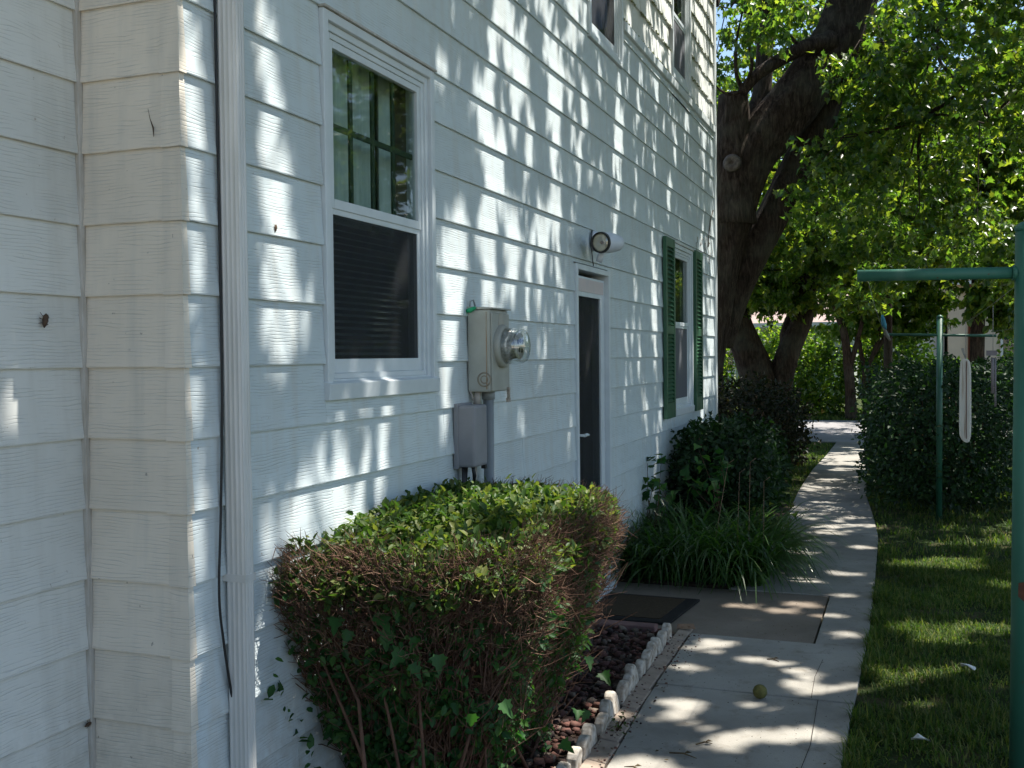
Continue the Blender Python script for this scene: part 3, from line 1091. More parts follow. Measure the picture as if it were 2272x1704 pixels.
MB().lathe(mc, (1, 0, 0), [(.004, .076), (.02, .076), (.03, .064), (.055, .060), (.082, .054), (.083, .04)], 28).build('meter_works', M['chrome'], mt)
M['dial'] = simple_mat('meter_dial_plate', (.55, .55, .52), (.28, .27, .26), 55, .5, .4)
MB().lathe(mc, (1, 0, 0), [(.0835, .060), (.091, .060)], 28).build('dial_plate', M['dial'], mt)
for dy, dz in ((-.028, .02), (0, .024), (.028, .02), (-.012, -.018), (.02, -.02)):
    MB().lathe(mc + Vector((.0915, dy, dz)), (1, 0, 0), [(0, .011), (.002, .011), (.002, .0085), (.0005, .008)], 14).build('dial', M['black'], mt)
MB().lathe((WX + .090, 4.3245, 1.445), (0, -1, 0), [(0, .034), (.0012, .034), (.0012, .028), (.0004, .027)], 24, cap=False).build('knockout', M['meterdark'], mt)
MB().lathe((WX + .090, 4.3245, 1.445), (0, -1, 0), [(0, .019), (.0012, .019), (.0012, .015), (.0004, .014)], 20, cap=False).build('knockout', M['meterdark'], mt)
r_ = MB()
r_.prism([(WX + .1285, 4.415, 1.744), (WX + .1285, 4.455, 1.744), (WX + .1285, 4.462, 1.715), (WX + .1285, 4.485, 1.690), (WX + .1285, 4.455, 1.697), (WX + .1285, 4.405, 1.690)], (.0006, 0, 0))
r_.build('rust_streak', M['meterrust'], mt)
MB().tube([(WX + .02, 4.33, 1.775), (WX + .022, 4.332, 1.80), (WX + .03, 4.35, 1.805), (WX + .034, 4.36, 1.778)], .004, 8).build('ground_wire', M['pipe'], mt)
MB().tube([(WX + .006, 4.315, 1.755), (WX + .03, 4.312, 1.758), (WX + .055, 4.316, 1.77)], [.008, .012, .007], 8).tube([(WX + .01, 4.315, 1.75), (WX + .009, 4.313, 1.735)], .004, 6).build('green_tie', M['greentape'], mt)
MB().tube([(WX + .062, 4.44, 1.39), (WX + .060, 4.44, .0)], .0245, 16).build('conduit', M['pipe'], mt)
MB().tube([(WX + .062, 4.44, 1.392), (WX + .062, 4.44, 1.35)], .030, 16).build('conduit_fitting', M['pipe'], mt)
MB().tube([(WX + .045, 4.355, 1.39), (WX + .045, 4.34, 1.33)], .016, 12).tube([(WX + .02, 4.33, 1.39), (WX + .03, 4.335, 1.35), (WX + .045, 4.34, 1.36)], .005, 6).build('short_conduit', M['pipe2'], mt)
MB().box(WX + .128, WX + .140, 4.505, 4.52, 1.35, 1.405).box(WX + .126, WX + .136, 4.50, 4.535, 1.335, 1.355).build('seal_tag', M['scallop'], mt)

cb = empty('cable_box', (WX, 4.24, 1.06), 'dark grey plastic utility box mounted low beside the meter conduit', 'utility box')
MB().box(WX + .012, WX + .108, 4.165, 4.315, 1.062, 1.335).build('box', M['box'], cb, bevel=.012)
MB().box(WX + .008, WX + .030, 4.160, 4.320, 1.055, 1.342).build('back_plate', M['box'], cb, bevel=.003)
MB().box(WX + .080, WX + .100, 4.30, 4.318, 1.045, 1.062).build('latch', M['black'], cb)
for i in range(5):
    yy = 4.185 + i * .012
    MB().tube([(WX + .04, yy, 1.07), (WX + .035 + random.uniform(-.01, .01), yy + random.uniform(-.01, .01), .95), (WX + .035, yy + random.uniform(-.01, .01), .80), (WX + .03, yy, .0)], .006, 6).build('cable', M['black'], cb)
MB().tube([(WX + .07, 4.225, 1.07), (WX + .075, 4.235, 1.02), (WX + .07, 4.24, .985)], [.008, .009, .004], 8).build('cable_end', M['black'], cb)
MB().tube([(WX + .055, 4.285, 1.07), (WX + .055, 4.285, 0)], .011, 12).build('conduit', M['pipe2'], cb)

# ------------------------------------------------------------------ flood lamp over the door
fl = empty('flood_lamp', (WX, 6.30, 2.25), 'white outdoor flood lamp with round clear bulb above the door', 'outdoor lamp')
MB().lathe((WX + .010, 6.36, 2.275), (1, 0, 0), [(0, .065), (.018, .065), (.028, .055), (.034, .03)], 28).build('wall_plate', M['lampbody'], fl)
MB().tube([(WX + .03, 6.36, 2.265), (WX + .075, 6.34, 2.25), (WX + .125, 6.28, 2.235)], .014, 12).build('arm', M['lampbody'], fl)
lc = Vector((WX + .145, 6.045, 2.228)); la = Vector((.22, 1, .07)).normalized()
MB().lathe(lc, la, [(.010, .0585), (.03, .0625), (.06, .064), (.11, .062), (.16, .058), (.22, .050), (.25, .036), (.258, .001)], 32, cap=False).build('housing', M['lampbody'], fl)
MB().lathe(lc, la, [(-.004, .0625), (.014, .065), (.014, .054), (-.002, .054), (-.004, .0625)], 32, cap=False).build('rim', M['black'], fl)
MB().lathe(lc, la, [(-.004, .004), (-.003, .025), (.001, .045), (.008, .0545)], 32, cap=False).build('bulb_lens', M['domeglass'], fl)
MB().lathe(lc, la, [(.0085, .0535), (.012, .053), (.03, .043), (.045, .022), (.05, .006)], 32, cap=False).build('reflector', M['lampglass'], fl)
MB().lathe(lc, la, [(.008, .004), (.018, .011), (.035, .010), (.047, .006)], 14).build('filament_cap', M['dry'], fl)
MB().tube([(WX + .11, 6.2, 2.185), (WX + .10, 6.2, 2.155), (WX + .09, 6.2, 2.125)], [.018, .022, .019], 12).build('sensor', M['lampbody'], fl)
MB().tube([(WX + .02, 6.30, 2.33), (WX + .012, 6.29, 2.25), (WX + .018, 6.31, 2.17), (WX + .015, 6.34, 2.115)], .003, 6).build('wire', M['black'], fl)

# ------------------------------------------------------------------ scalloped edging, mulch, mat, stone
ed = empty('scalloped_edging', (-1.17, 4.6, 0), 'row of pale scalloped concrete edging between the mulch bed and the walkway', 'garden edging')
n_s = 26
for i in range(n_s):
    y = 2.2 + i * .1315
    if y > 5.58: break
    x = float(np.interp(y, [2, 3.7, 4.3, 5.0, 5.6], [-1.105, -1.165, -1.182, -1.203, -1.208]))
    hgt = .098 + random.uniform(-.016, .010)
    lean = random.uniform(-.022, .022)
    y += random.uniform(-.007, .007); x += random.uniform(-.007, .007)
    prof2 = []
    wv = .058 + random.uniform(-.005, .003)
    nn = 8
    for k in range(nn + 1):
        a = math.pi * k / nn
        prof2.append((y - math.cos(a) * wv * .9, -.03 if k in (0, nn) else hgt * .50 + math.sin(a) * hgt * .50))
    poly = [(x - .017, py, pz) for py, pz in prof2]
    m = MB()
    poly2 = [(x - .02 + lean * pz / hgt, py, pz) for py, pz in prof2]
    m.prism(poly2, (.040, 0, 0))
    m.build('scallop', M['scallop'], ed, origin=(x, y, 0), bevel=.008)
y = 2.1
while y < 5.55:
    L = random.uniform(.17, .33)
    x = float(np.interp(y + L / 2, [2, 3.7, 4.3, 5.0, 5.6], [-1.105, -1.165, -1.182, -1.203, -1.208]))
    MB().prism([(x + .018, y, -.05), (interp(LE, y) - .012, y, -.05), (interp(LE, y) - .012, y, .004), (x + .018, y, .014 + random.uniform(-.004, .006))], (0, L - .008, 0)).build('foot', M['edgebase'], ed, bevel=.005)
    y += L


def chunks(n, box, smin, smax, name, mat, label, dens=None, kind='stuff'):
    base = np.array([(1, 0, -.3), (-.5, .87, -.3), (-.5, -.87, -.3), (.5, .6, .55), (-.8, 0, .5), (.4, -.6, .6)])
    tri = np.array([(0, 2, 1), (0, 1, 3), (1, 4, 3), (1, 2, 4), (2, 5, 4), (2, 0, 5), (0, 3, 5), (3, 4, 5)])
    x0, x1, y0, y1 = box
    P = np.stack([rng.uniform(x0, x1, n), rng.uniform(y0, y1, n), rng.uniform(.0, .03, n)], 1)
    S = rng.uniform(smin, smax, n)
    a = rng.uniform(0, 6.28, n)
    B = base[None] * (1 + rng.normal(size=(n, 6, 3)) * .25)
    c, s = np.cos(a)[:, None], np.sin(a)[:, None]
    X = B[..., 0] * c - B[..., 1] * s; Y = B[..., 0] * s + B[..., 1] * c
    V = np.stack([X, Y, B[..., 2] * .8], 2) * S[:, None, None] + P[:, None]
    F = (np.arange(n) * 6)[:, None, None] + tri[None]
    return tag(np_mesh(name, V.reshape(-1, 3), F.reshape(-1, 3), mat, origin=(x0, y0, 0)), label, kind=kind)


chunks(2600, (WX + .02, -1.20, 2.0, 5.60), .006, .030, 'mulch', M['mulch'], 'dark red crushed stone mulch beside the edging')
chunks(260, (-1.19, -1.03, 3.3, 5.6), .0025, .008, 'grit', M['mulch'], 'bits of mulch and grit spilled over the edging foot')
chunks(420, (-1.02, -.23, 3.3, 7.0), .001, .0028, 'grit', M['debris'], 'fine grit scattered on the nearest walkway slabs')
st = MB()
st.prism([(-1.80, 5.565, 0), (-1.305, 5.60, 0), (-1.30, 5.675, 0), (-1.80, 5.668, 0)], (0, 0, .045))
tag(st.build('stone_edger', M['redstone'], bevel=.006), 'dull red stone bar lying along the near side of the stoop', 'stone')

mtd = empty('doormat', (-1.53, 6.15, 0), 'doormat with black rubber rim and brown centre on the stoop slab', 'doormat')
MB().prism([(-1.80, 5.82, -.004), (-1.275, 5.835, -.004), (-1.215, 6.47, -.004), (-1.80, 6.47, -.004)], (0, 0, .014)).build('rim', M['mat_rim'], mtd, bevel=.003)
MB().prism([(-1.75, 5.90, .0102), (-1.345, 5.905, .0102), (-1.30, 6.425, .0102), (-1.75, 6.425, .0102)], (0, 0, .004)).build('carpet', M['mat_mid'], mtd)

# ball, litter, twigs
b = MB()
nb = 14
prof = [(-.032 * math.cos(math.pi * i / nb), max(.0004, .032 * math.sin(math.pi * i / nb) * (1 + .03 * math.sin(i * 2.1)))) for i in range(nb + 1)]
b.lathe((-.615, 4.70, .034), (.1, .2, 1), prof, 20)
tag(b.build('ball', M['ball']), 'small dull olive green ball lying on the walkway joint', 'ball')


def litter(x, y, s, label):
    m = MB()
    n_ = 7
    vs = [(x, y, .035 * s)]
    for i in range(n_):
        a = i * 6.283 / n_
        r = s * random.uniform(.03, .055)
        vs.append((x + math.cos(a) * r, y + math.sin(a) * r * .8, random.uniform(.0, .03) * s + .012))
    m.add(vs, [(0, i + 1, (i + 1) % n_ + 1) for i in range(n_)])
    vs2 = [(a, b_, c - .004) for a, b_, c in vs]
    m.add(vs2, [(0, (i + 1) % n_ + 1, i + 1) for i in range(n_)])
    tag(m.build('paper_scrap', M['paper']), label, 'litter')


litter(.28, 5.44, 1.0, 'crumpled white paper scrap lying flat on the lawn near the green post')
litter(.05, 4.36, .8, 'small white tissue scrap in the grass beside the walkway')

tw = [((-.78, 4.05, .006), (-.72, 4.08, .006), 'short dark twig lying across the nearest walkway slab'),
      ((-.86, 3.93, .006), (-.75, 3.91, .006), 'long thin curved twig on the near slab beside the edging'),
      ((-.66, 5.31, .006), (-.60, 5.29, .006), 'small dry twig with leaf near the middle of the walkway'),
      ((-1.10, 5.72, .02), (-1.20, 5.69, .02), 'tan bark scrap at the corner of the stoop slab'),
      ((-.92, 3.72, .006), (-.99, 3.74, .006), 'tiny twig at the bottom of the walkway by the edging')]
for k, (a, b_, lab) in enumerate(tw):
    a = Vector(a); b_ = Vector(b_)
    mid = (a + b_) / 2 + Vector((0, .012, .004))
    m = MB().tube([a, mid, b_], [.003, .0035, .0015], 5)
    m.add([mid, mid + Vector((.012, .018, .006)), mid + Vector((.03, .012, .002)), mid + Vector((.016, -.004, .008))], [(0, 1, 2), (0, 2, 3)])
    if k == 3:
        m.add([a, a + Vector((-.02, .05, .015)), b_ + Vector((0, .03, .02)), b_], [(0, 1, 2), (0, 2, 3)])
    tag(m.build('twig', M['dry'] if k == 3 else M['debris']), lab, 'twig', 'twigs fallen on the walkway')
# scattered specks of debris
P = np.stack([rng.uniform(-1.05, 1.2, 90), rng.uniform(3.3, 9, 90), np.full(90, .007)], 1)
V_, F_ = leaf_arrays(P, rand_dirs(90) * [1, 1, .05], np.tile([0, 0, 1.], (90, 1)) + rng.normal(size=(90, 3)) * .2, rng.uniform(.006, .02, 90), 'dia', .2, .1)
tag(np_mesh('leaf_debris', V_, F_, M['debris']), 'tiny dry leaf bits scattered over the walkway slabs', kind='stuff')


# insects and small marks stuck on the siding
def bug(p, n, up, s, label):
    p = Vector(p); n = Vector(n); up = Vector(up)
    m = MB().lathe(p + n * .006 * s, up, [(-.014 * s, .001), (-.008 * s, .004 * s), (0, .0055 * s), (.008 * s, .0045 * s), (.013 * s, .001)], 8)
    side = n.cross(up)
    for k in (-1, 0, 1):
        for sd in (-1, 1):
            m.tube([p + n * .004 * s + up * .004 * s * k, p + n * .007 * s + side * sd * .007 * s + up * .006 * s * k, p + n * .001 + side * sd * .009 * s + up * .010 * s * (k + .3)], .0006 * s, 4)
    tag(m.build('insect_shell', M['insect']), label, 'insect shell')


bug((WX + .006, 2.80, 2.02 - .06), (1, 0, 0), (0, .3, 1), 1.0, 'brown cicada shell clinging between the downspout and the window')
bug((LX + .008, 2.20, 1.66), (1, 0, 0), (0, .2, 1), 1.5, 'brown bug shell on the set back wall at the left')
bug((LX + .008, 2.33, .50), (1, 0, 0), (0, 1, .2), 1.0, 'flat dark husk low beside the inner corner strip')
m = MB().tube([(-1.965, RY - .014, 2.245), (-1.955, RY - .018, 2.215), (-1.948, RY - .014, 2.19), (-1.942, RY - .02, 2.165)], [.0006, .001, .0025, .0008], 5)
tag(m.build('dry_stalk', M['insect']), 'tiny dry stalk stuck on the corner siding course', 'dry stalk')

# vine tendrils on the far part of the wall
vn = empty('vine', (WX, 10.2, 2.5), 'bare dry vine tendrils clinging to the siding above the shuttered window', 'vine')
for sx in range(7):
    y = random.uniform(9.9, 10.65); z = random.uniform(2.4, 2.6)
    pts = [(WX + .012, y, z)]
    for k in range(7):
        y = min(10.75, max(9.8, y + random.uniform(-.06, .06))); z += random.uniform(-.03, .07)
        pts.append((WX + .012, y, z))
    MB().tube(pts, .002, 5).build('tendril', M['vine'], vn)
MB().tube([(WX + .013, 10.72, 3.02), (WX + .013, 10.6, 2.94), (WX + .014, 10.48, 2.78), (WX + .013, 10.42, 2.62)], .006, 6).build('tendril', M['vine'], vn)


# ------------------------------------------------------------------ clothes poles
def cap(m, p, r):
    m.lathe(p, (0, 0, 1), [(0, r * 1.04), (.012, r * 1.04), (.02, r * .9), (.030, r * .5), (.033, .002)], 24)


cp1 = empty('clothes_pole', (.37, 3.90, 0), 'thick green steel clothes pole with cross arm at the right edge close by', 'clothes pole')
MB().tube([(.365, 3.90, -.05), (.38, 3.90, 1.96)], .0375, 28).build('post', M['pole'], cp1)
m = MB(); cap(m, (.38, 3.90, 1.955), .0385); m.build('cap', M['pole'], cp1)
MB().tube([(-.165, 3.925, 1.825), (.345, 3.90, 1.815)], .0205, 20).build('cross_arm', M['pole'], cp1)
MB().tube([(.415, 3.90, 1.815), (.92, 3.90, 1.815)], .0205, 20).build('cross_arm', M['pole'], cp1)
MB().tube([(.335, 3.90, 1.8155), (.35, 3.90, 1.815)], .026, 20).build('collar', M['pole'], cp1)
MB().prism([(.352, 3.8605, .72), (.375, 3.8605, .70), (.37, 3.8605, .77), (.353, 3.8605, .765)], (0, .004, 0)).build('rust_patch', M['rust'], cp1)
cp2 = empty('clothes_pole', (.284, 10.35, 0), 'thin dark green clothes pole in front of the big clipped hedge', 'clothes pole')
MB().tube([(.279, 10.35, -.05), (.284, 10.35, 1.86)], .027, 20).build('post', M['pole2'], cp2)
m = MB(); cap(m, (.284, 10.35, 1.858), .027); m.build('cap', M['pole2'], cp2)
MB().tube([(-.20, 10.31, 1.716), (.76, 10.38, 1.69)], .0125, 12).build('cross_arm', M['pole2'], cp2)

for k, (xa_, xb2) in enumerate(((-.14, -.18), (.38, .284), (.88, .74))):
    za, zb_ = (1.848, 1.73) if k != 1 else (1.80, 1.75)
    pts = []
    for i in range(13):
        t = i / 12
        pts.append((xa_ + (xb2 - xa_) * t, 3.9 + 6.45 * t, za + (zb_ - za) * t - .05 * math.sin(math.pi * t)))
    lab = ['clothesline wire between the left ends of the two green poles', 'clothesline wire between the two green pole posts', 'clothesline wire between the right ends of the two green poles'][k]
    tag(MB().tube(pts, .0011, 5).build('clothesline', M['rope']), lab, 'clothesline')
kn = empty('line_wrap', (-.19, 9.9, 1.72), 'faded blue and grey cord wound on the left end of the thin arm', 'cord')
MB().tube([(-.205, 9.85, 1.88), (-.20, 9.9, 1.85), (-.192, 9.96, 1.80), (-.178, 10.0, 1.76)], [.008, .017, .018, .008], 8, jit=.2).build('blue_cord', M['bluecloth'], kn)
MB().tube([(-.20, 9.95, 1.80), (-.19, 10.05, 1.76), (-.18, 10.18, 1.725), (-.165, 10.28, 1.70), (-.15, 10.30, 1.66)], [.006, .012, .018, .02, .008], 8, jit=.3).build('grey_cord', M['rope'], kn)


def hangboard_mat():
    nt = NT('weathered_white_board')
    a = noise(nt, pos(nt, (30, 30, 1.5)), 3, 5, .6)
    col = ramp(nt, a, [(.3, (.62, .60, .55)), (.55, (.55, .52, .46)), (.68, (.36, .27, .20))])
    nt.l(col, nt.b.inputs['Base Color'])
    nt.b.inputs['Roughness'].default_value = .7
    bump(nt, a, .5, .004)
    return nt.m


M['hang'] = hangboard_mat()
hb = empty('hanging_board', (.335, 6.87, 1.78), 'narrow white weathered board with brown streaks hanging between the green poles', 'hanging board')
ou = []
for zz, l, r in ((1.505, .312, .338), (1.49, .303, .352), (1.44, .299, .360), (1.25, .297, .362), (1.10, .296, .362), (1.04, .299, .360), (1.02, .306, .357), (1.002, .322, .352), (.995, .335, .345)):
    ou.append((zz, l, r))
poly = [(l, 6.87 - .012, zz) for zz, l, r in ou] + [(r, 6.87 - .012, zz) for zz, l, r in ou[::-1]]
MB().prism(poly, (.006, .026, 0)).build('board', M['hang'], hb, bevel=.005)
MB().box(.336, .340, 6.853, 6.8575, 1.02, 1.49).build('seam', M['rust'], hb)
for k in range(6):
    a = random.uniform(-.02, .02)
    MB().tube([(.335, 6.87, 1.50), (.335 + a, 6.87 + a * .5, 1.54), (.333 + a * 1.4, 6.87, 1.57)], .0015, 4).build('frayed_string', M['rope'], hb)
MB().tube([(.335, 6.87, 1.50), (.334, 6.87, 1.73)], .002, 5).build('string', M['rope'], hb)
hr = empty('hanging_rods', (.362, 5.13, 1.75), 'two thin dull rods hanging on strings close to the big green post', 'hanging rods')
MB().tube([(.360, 5.13, 1.52), (.360, 5.13, 1.36)], .006, 8).build('rod', M['greyrod'], hr)
MB().tube([(.372, 5.14, 1.52), (.373, 5.14, 1.30)], .0045, 8).build('rod', M['greyrod'], hr)
MB().box(.335, .378, 5.12, 5.145, 1.53, 1.553).build('holder', M['greyrod'], hr)
MB().tube([(.362, 5.13, 1.553), (.362, 5.13, 1.755)], .0015, 5).build('string', M['rope'], hr)


# ------------------------------------------------------------------ trees
def trunk_mesh(name, pts, rad, n, mat, parent, amp=.05, sub=5):
    """tube with ridged, lumpy bark relief"""
    P = [Vector(p) for p in pts]
    R = list(rad)
    # Catmull-Rom refine
    Q, QR = [], []
    for i in range(len(P) - 1):
        p0 = P[max(i - 1, 0)]; p1 = P[i]; p2 = P[i + 1]; p3 = P[min(i + 2, len(P) - 1)]
        for k in range(sub):
            t = k / sub
            Q.append(.5 * ((2 * p1) + (p2 - p0) * t + (2 * p0 - 5 * p1 + 4 * p2 - p3) * t * t + (3 * p1 - p0 - 3 * p2 + p3) * t ** 3))
            QR.append(R[i] + (R[i + 1] - R[i]) * t)
    Q.append(P[-1]); QR.append(R[-1])
    ph = [random.uniform(0, 6.28) for _ in range(6)]
    ref = Vector((1, 0, 0))
    vs = []
    for i, p in enumerate(Q):
        d = (Q[min(i + 1, len(Q) - 1)] - Q[max(i - 1, 0)]).normalized()
        a = (ref - d * ref.dot(d)).normalized(); b = d.cross(a); ref = a
        for k in range(n):
            t = 6.28318 * k / n
            w = 1 + amp * (.5 * math.sin(3 * t + ph[0] + i * .13) + .35 * math.sin(5 * t + ph[1] - i * .21) + .35 * math.sin(9 * t + ph[2] + i * .1) + .25 * math.sin(i * .7 + ph[3] + 2 * t)) + random.uniform(-amp, amp) * .25
            vs.append(p + (a * math.cos(t) + b * math.sin(t)) * QR[i] * w)
    fs = [(i * n + k, i * n + (k + 1) % n, (i + 1) * n + (k + 1) % n, (i + 1) * n + k) for i in range(len(Q) - 1) for k in range(n)]
    fs.append(tuple(range(n - 1, -1, -1))); fs.append(tuple((len(Q) - 1) * n + k for k in range(n)))
    m = MB().add(vs, fs, True)
    return m.build(name, mat, parent)


# where the photograph's wall is sunlit, the canopy has gaps towards the sun
LIT = np.array([(4.66, 2.82), (4.6, 2.65), (4.97, 2.77), (4.49, 2.69), (4.65, 2.53), (4.65, 2.33), (4.8, 2.44), (4.83, 2.22), (4.96, 2.14), (4.64, 1.97), (4.58, 1.88), (4.25, 1.92), (4.1, 1.85), (5.12, 3.09), (5.5, 3.29), (5.18, 2.69), (5.56, 2.79), (5.63, 2.26), (5.32, 2.27), (4.89, 1.94), (5.16, 2.06), (2.84, 2.29), (2.77, 2.19), (2.83, 2.12), (2.89, 2.21), (2.8, 1.86), (2.88, 1.9), (2.75, 1.66), (2.88, 1.69), (2.96, 1.63), (2.79, 1.57), (2.71, 2.02), (2.75, 2.54), (3.21, 1.18), (3.19, 1.08), (3.16, 1.02), (2.8, 0.95), (2.74, 0.98), (3.42, 1.23), (3.53, 1.15), (4.14, 1.69), (4.09, 1.61), (4.07, 1.45), (4.04, 1.37), (4.11, 1.29), (5.91, 2.97), (6.0, 2.8), (6.15, 3.16), (6.97, 3.26), (7.02, 3.05), (5.75, 3.23), (5.71, 3.08), (5.68, 2.84), (5.55, 2.63), (5.55, 2.4), (5.46, 2.26), (6.17, 3.23), (6.16, 3.11), (6.16, 3.01), (6.12, 2.83), (6.02, 2.66), (7.06, 3.34), (7.06, 3.2), (6.96, 3.0), (6.92, 2.88), (8.7, 3.0), (8.6, 2.83), (8.1, 3.06), (8.19, 3.23), (9.48, 3.71), (9.44, 3.58), (8.84, 3.4), (8.9, 3.27), (8.62, 2.7), (9.94, 2.99), (8.02, 2.29), (8.15, 2.02), (8.03, 2.15), (8.0, 1.85), (8.09, 1.69), (8.09, 1.45), (7.43, 2.07), (7.68, 1.23), (7.55, 1.46), (7.2, 1.62), (7.32, 1.3), (7.77, 1.0), (5.71, 1.84), (5.57, 2.24), (5.83, 1.08), (7.15, 1.2), (4.11, 1.67), (4.08, 1.57), (4.64, 1.85), (5.38, 1.77), (5.7, 1.87), (4.82, 1.23), (5.01, 1.22), (4.01, 1.19), (5.79, 1.04),
                (2.40, 2.3), (2.40, 2.1), (2.40, 1.9), (2.40, 1.3), (2.40, 1.1), (2.40, .9), (2.40, .7), (2.40, 2.6), (2.40, 1.6)])
# sunlit spots on the ground and hedge top (x, y, z)
LITG = np.array([(-1.5, 3.7, 1.0), (-1.4, 4.1, 1.0), (-1.6, 3.3, 1.0), (-1.3, 4.3, .9), (-1.7, 2.95, 1.0), (-1.15, 4.2, .8), (-1.15, 3.9, .75), (-1.2, 3.0, .45), (-1.45, 2.84, .55), (-1.30, 2.86, .6), (-1.14, 3.4, .7), (-1.12, 3.8, .6), (-1.6, 2.82, .75),
                 (-1.0, 3.75, 0), (-.75, 3.75, 0), (-.6, 4.6, 0), (-.9, 4.55, 0), (-.35, 4.3, 0), (-.4, 4.9, 0), (-.7, 5.3, 0), (-1.0, 5.05, 0), (-.35, 6.9, 0), (-.7, 6.4, 0), (-.4, 6.35, 0), (-.3, 5.95, 0), (-.95, 6.45, 0),
                 (-.4, 7.6, 0), (-.6, 9.6, 0), (-.8, 14.5, 0), (-.9, 13.2, 0), (-1.3, 13.5, 0), (-.7, 15.2, 0), (-.9, 16, 0), (-1.3, 12.0, 0),
                 (.3, 5.4, 0), (.05, 5.3, 0), (.45, 6.4, 0), (-.05, 5.0, 0), (.3, 8.4, 0), (.6, 9.2, 0), (1.0, 10.3, 0), (.1, 6.2, 0), (.7, 7.6, 0),
                 *[(rng.uniform(-1.0, -.3), rng.uniform(3.6, 5.6), 0) for _ in range(16)], *[(rng.uniform(-1.0, -.3), rng.uniform(6, 18), 0) for _ in range(22)], *[(rng.uniform(-.1, 1.2), rng.uniform(4.5, 11), 0) for _ in range(9)],
                 (-1.18, 4.3, .08), (-1.18, 3.8, .08), (-1.16, 3.6, .08), (-.1, 3.9, 1.84), (.1, 3.9, 1.84), (.25, 3.9, 1.84)])
S_ = np.array(SUN)
F_c = np.array([-0.35592, 0.934125, -0.02705]); R_c = np.array([0.934516, 0.35578, -0.009996]); U_c = np.array([-0.000286, 0.028836, 0.999584])


def in_view(P):
    q = P - np.array([0, 0, 1.55])
    d = q @ F_c
    return (d > 0) & (np.abs(q @ R_c) < .52 * d) & (np.abs(q @ U_c) < .40 * d), d


def sun_gaps(P, keep=.0):
    """mask of leaves to keep so that sun reaches the spots that are sunlit"""
    t = (P[:, 0] - (WX)) / S_[0]
    y = P[:, 1] - t * S_[1]; z = P[:, 2] - t * S_[2]
    drop = np.zeros(len(P), bool)
    for i_, (a, b) in enumerate(LIT):
        q_ = 1.3 if i_ < 21 else (1.0 if i_ < 34 else (1.05 if a > 7 and b < 2.5 else .8))
        wy_ = .075 if a == 2.40 else .070 * q_
        drop |= ((y - a) / wy_) ** 2 + ((z - b) / (.23 * q_)) ** 2 < 1
    for gi, (gx_, gy_, gz_) in enumerate(LITG):
        q_ = 2.3 if gi < 13 else (1.9 if gx_ > -.2 else 1.12)
        t = (P[:, 2] - gz_) / S_[2]
        xx = P[:, 0] - t * S_[0] - gx_; yy = P[:, 1] - t * S_[1] - gy_
        drop |= (xx * xx / .018 + yy * yy / .008 < q_ * q_)
    drop &= P[:, 1] < 40
    return ~drop


def clumped(n, centre, radii, r, hole=.35, scale=1.4):
    """points in an ellipsoid, more towards its outside, in clumps"""
    C = np.array(centre, float); Rr = np.array(radii, float)
    k = max(12, int(n / 60))
    cc = rand_dirs(k, r) * (r.uniform(.15, 1, (k, 1)) ** .45)
    idx = r.integers(0, k, n)
    P = cc[idx] + r.normal(size=(n, 3)) * .13 * scale
    q = np.linalg.norm(P, axis=1)
    P = P[q < 1.12]
    return P * Rr + C


def crown(parent, name, specs, per, twig, size, shp, mat, seed, gaps=True, near=7.5, droop=.5):
    r = np.random.default_rng(seed)
    A = []
    for sp in specs:
        A.append(clumped(sp[0], sp[1], sp[2], r, scale=sp[3] if len(sp) > 3 else 1.4))
    C = np.vstack(A)
    # keep clear of the house and the ground
    C = C[(C[:, 2] > 1.9) & ~((C[:, 0] < WX + .5) & (C[:, 1] < 11.6))]
    iv, d = in_view(C)
    C = C[~(iv & (d < near))]
    P, D, N, S = spray_leaves(C, per, twig, size, droop, r)
    if gaps:
        k = sun_gaps(P + unit(D) * (S * .5)[:, None]); P, D, N, S = P[k], D[k], N[k], S[k]
    V, F = leaf_arrays(P, D, N, S, shp)
    o = np_mesh(name, V, F, mat, parent, tuple(wpos(parent)))
    return tag(o, kind='stuff'), C


def twigs_for(parent, name, nodes, C, mat, every, seed, r0=.012):
    """thin branches joining limb nodes to leaf clusters"""
    r = np.random.default_rng(seed)
    nodes = np.array(nodes, float)
    idx = r.choice(len(C), min(every, len(C)), replace=False)
    m = MB()
    for i in idx:
        c = C[i]
        d = np.linalg.norm(nodes - c, axis=1)
        j = int(np.argmin(d)) if r.random() < .6 else int(np.argsort(d)[min(2, len(d) - 1)])
        a = nodes[j]; L = np.linalg.norm(c - a)
        mid = a * .45 + c * .55 + r.normal(size=3) * .12 * L + np.array([0, 0, .08 * L])
        m.tube([tuple(a), tuple(a * .75 + mid * .25 + r.normal(size=3) * .05), tuple(mid), tuple(c)], [r0 * (1 + L * .5), r0 * (1 + .3 * L), r0 * .7, r0 * .25], 5, caps=False)
    o = m.build(name, mat, parent)
    return tag(o, kind='stuff')


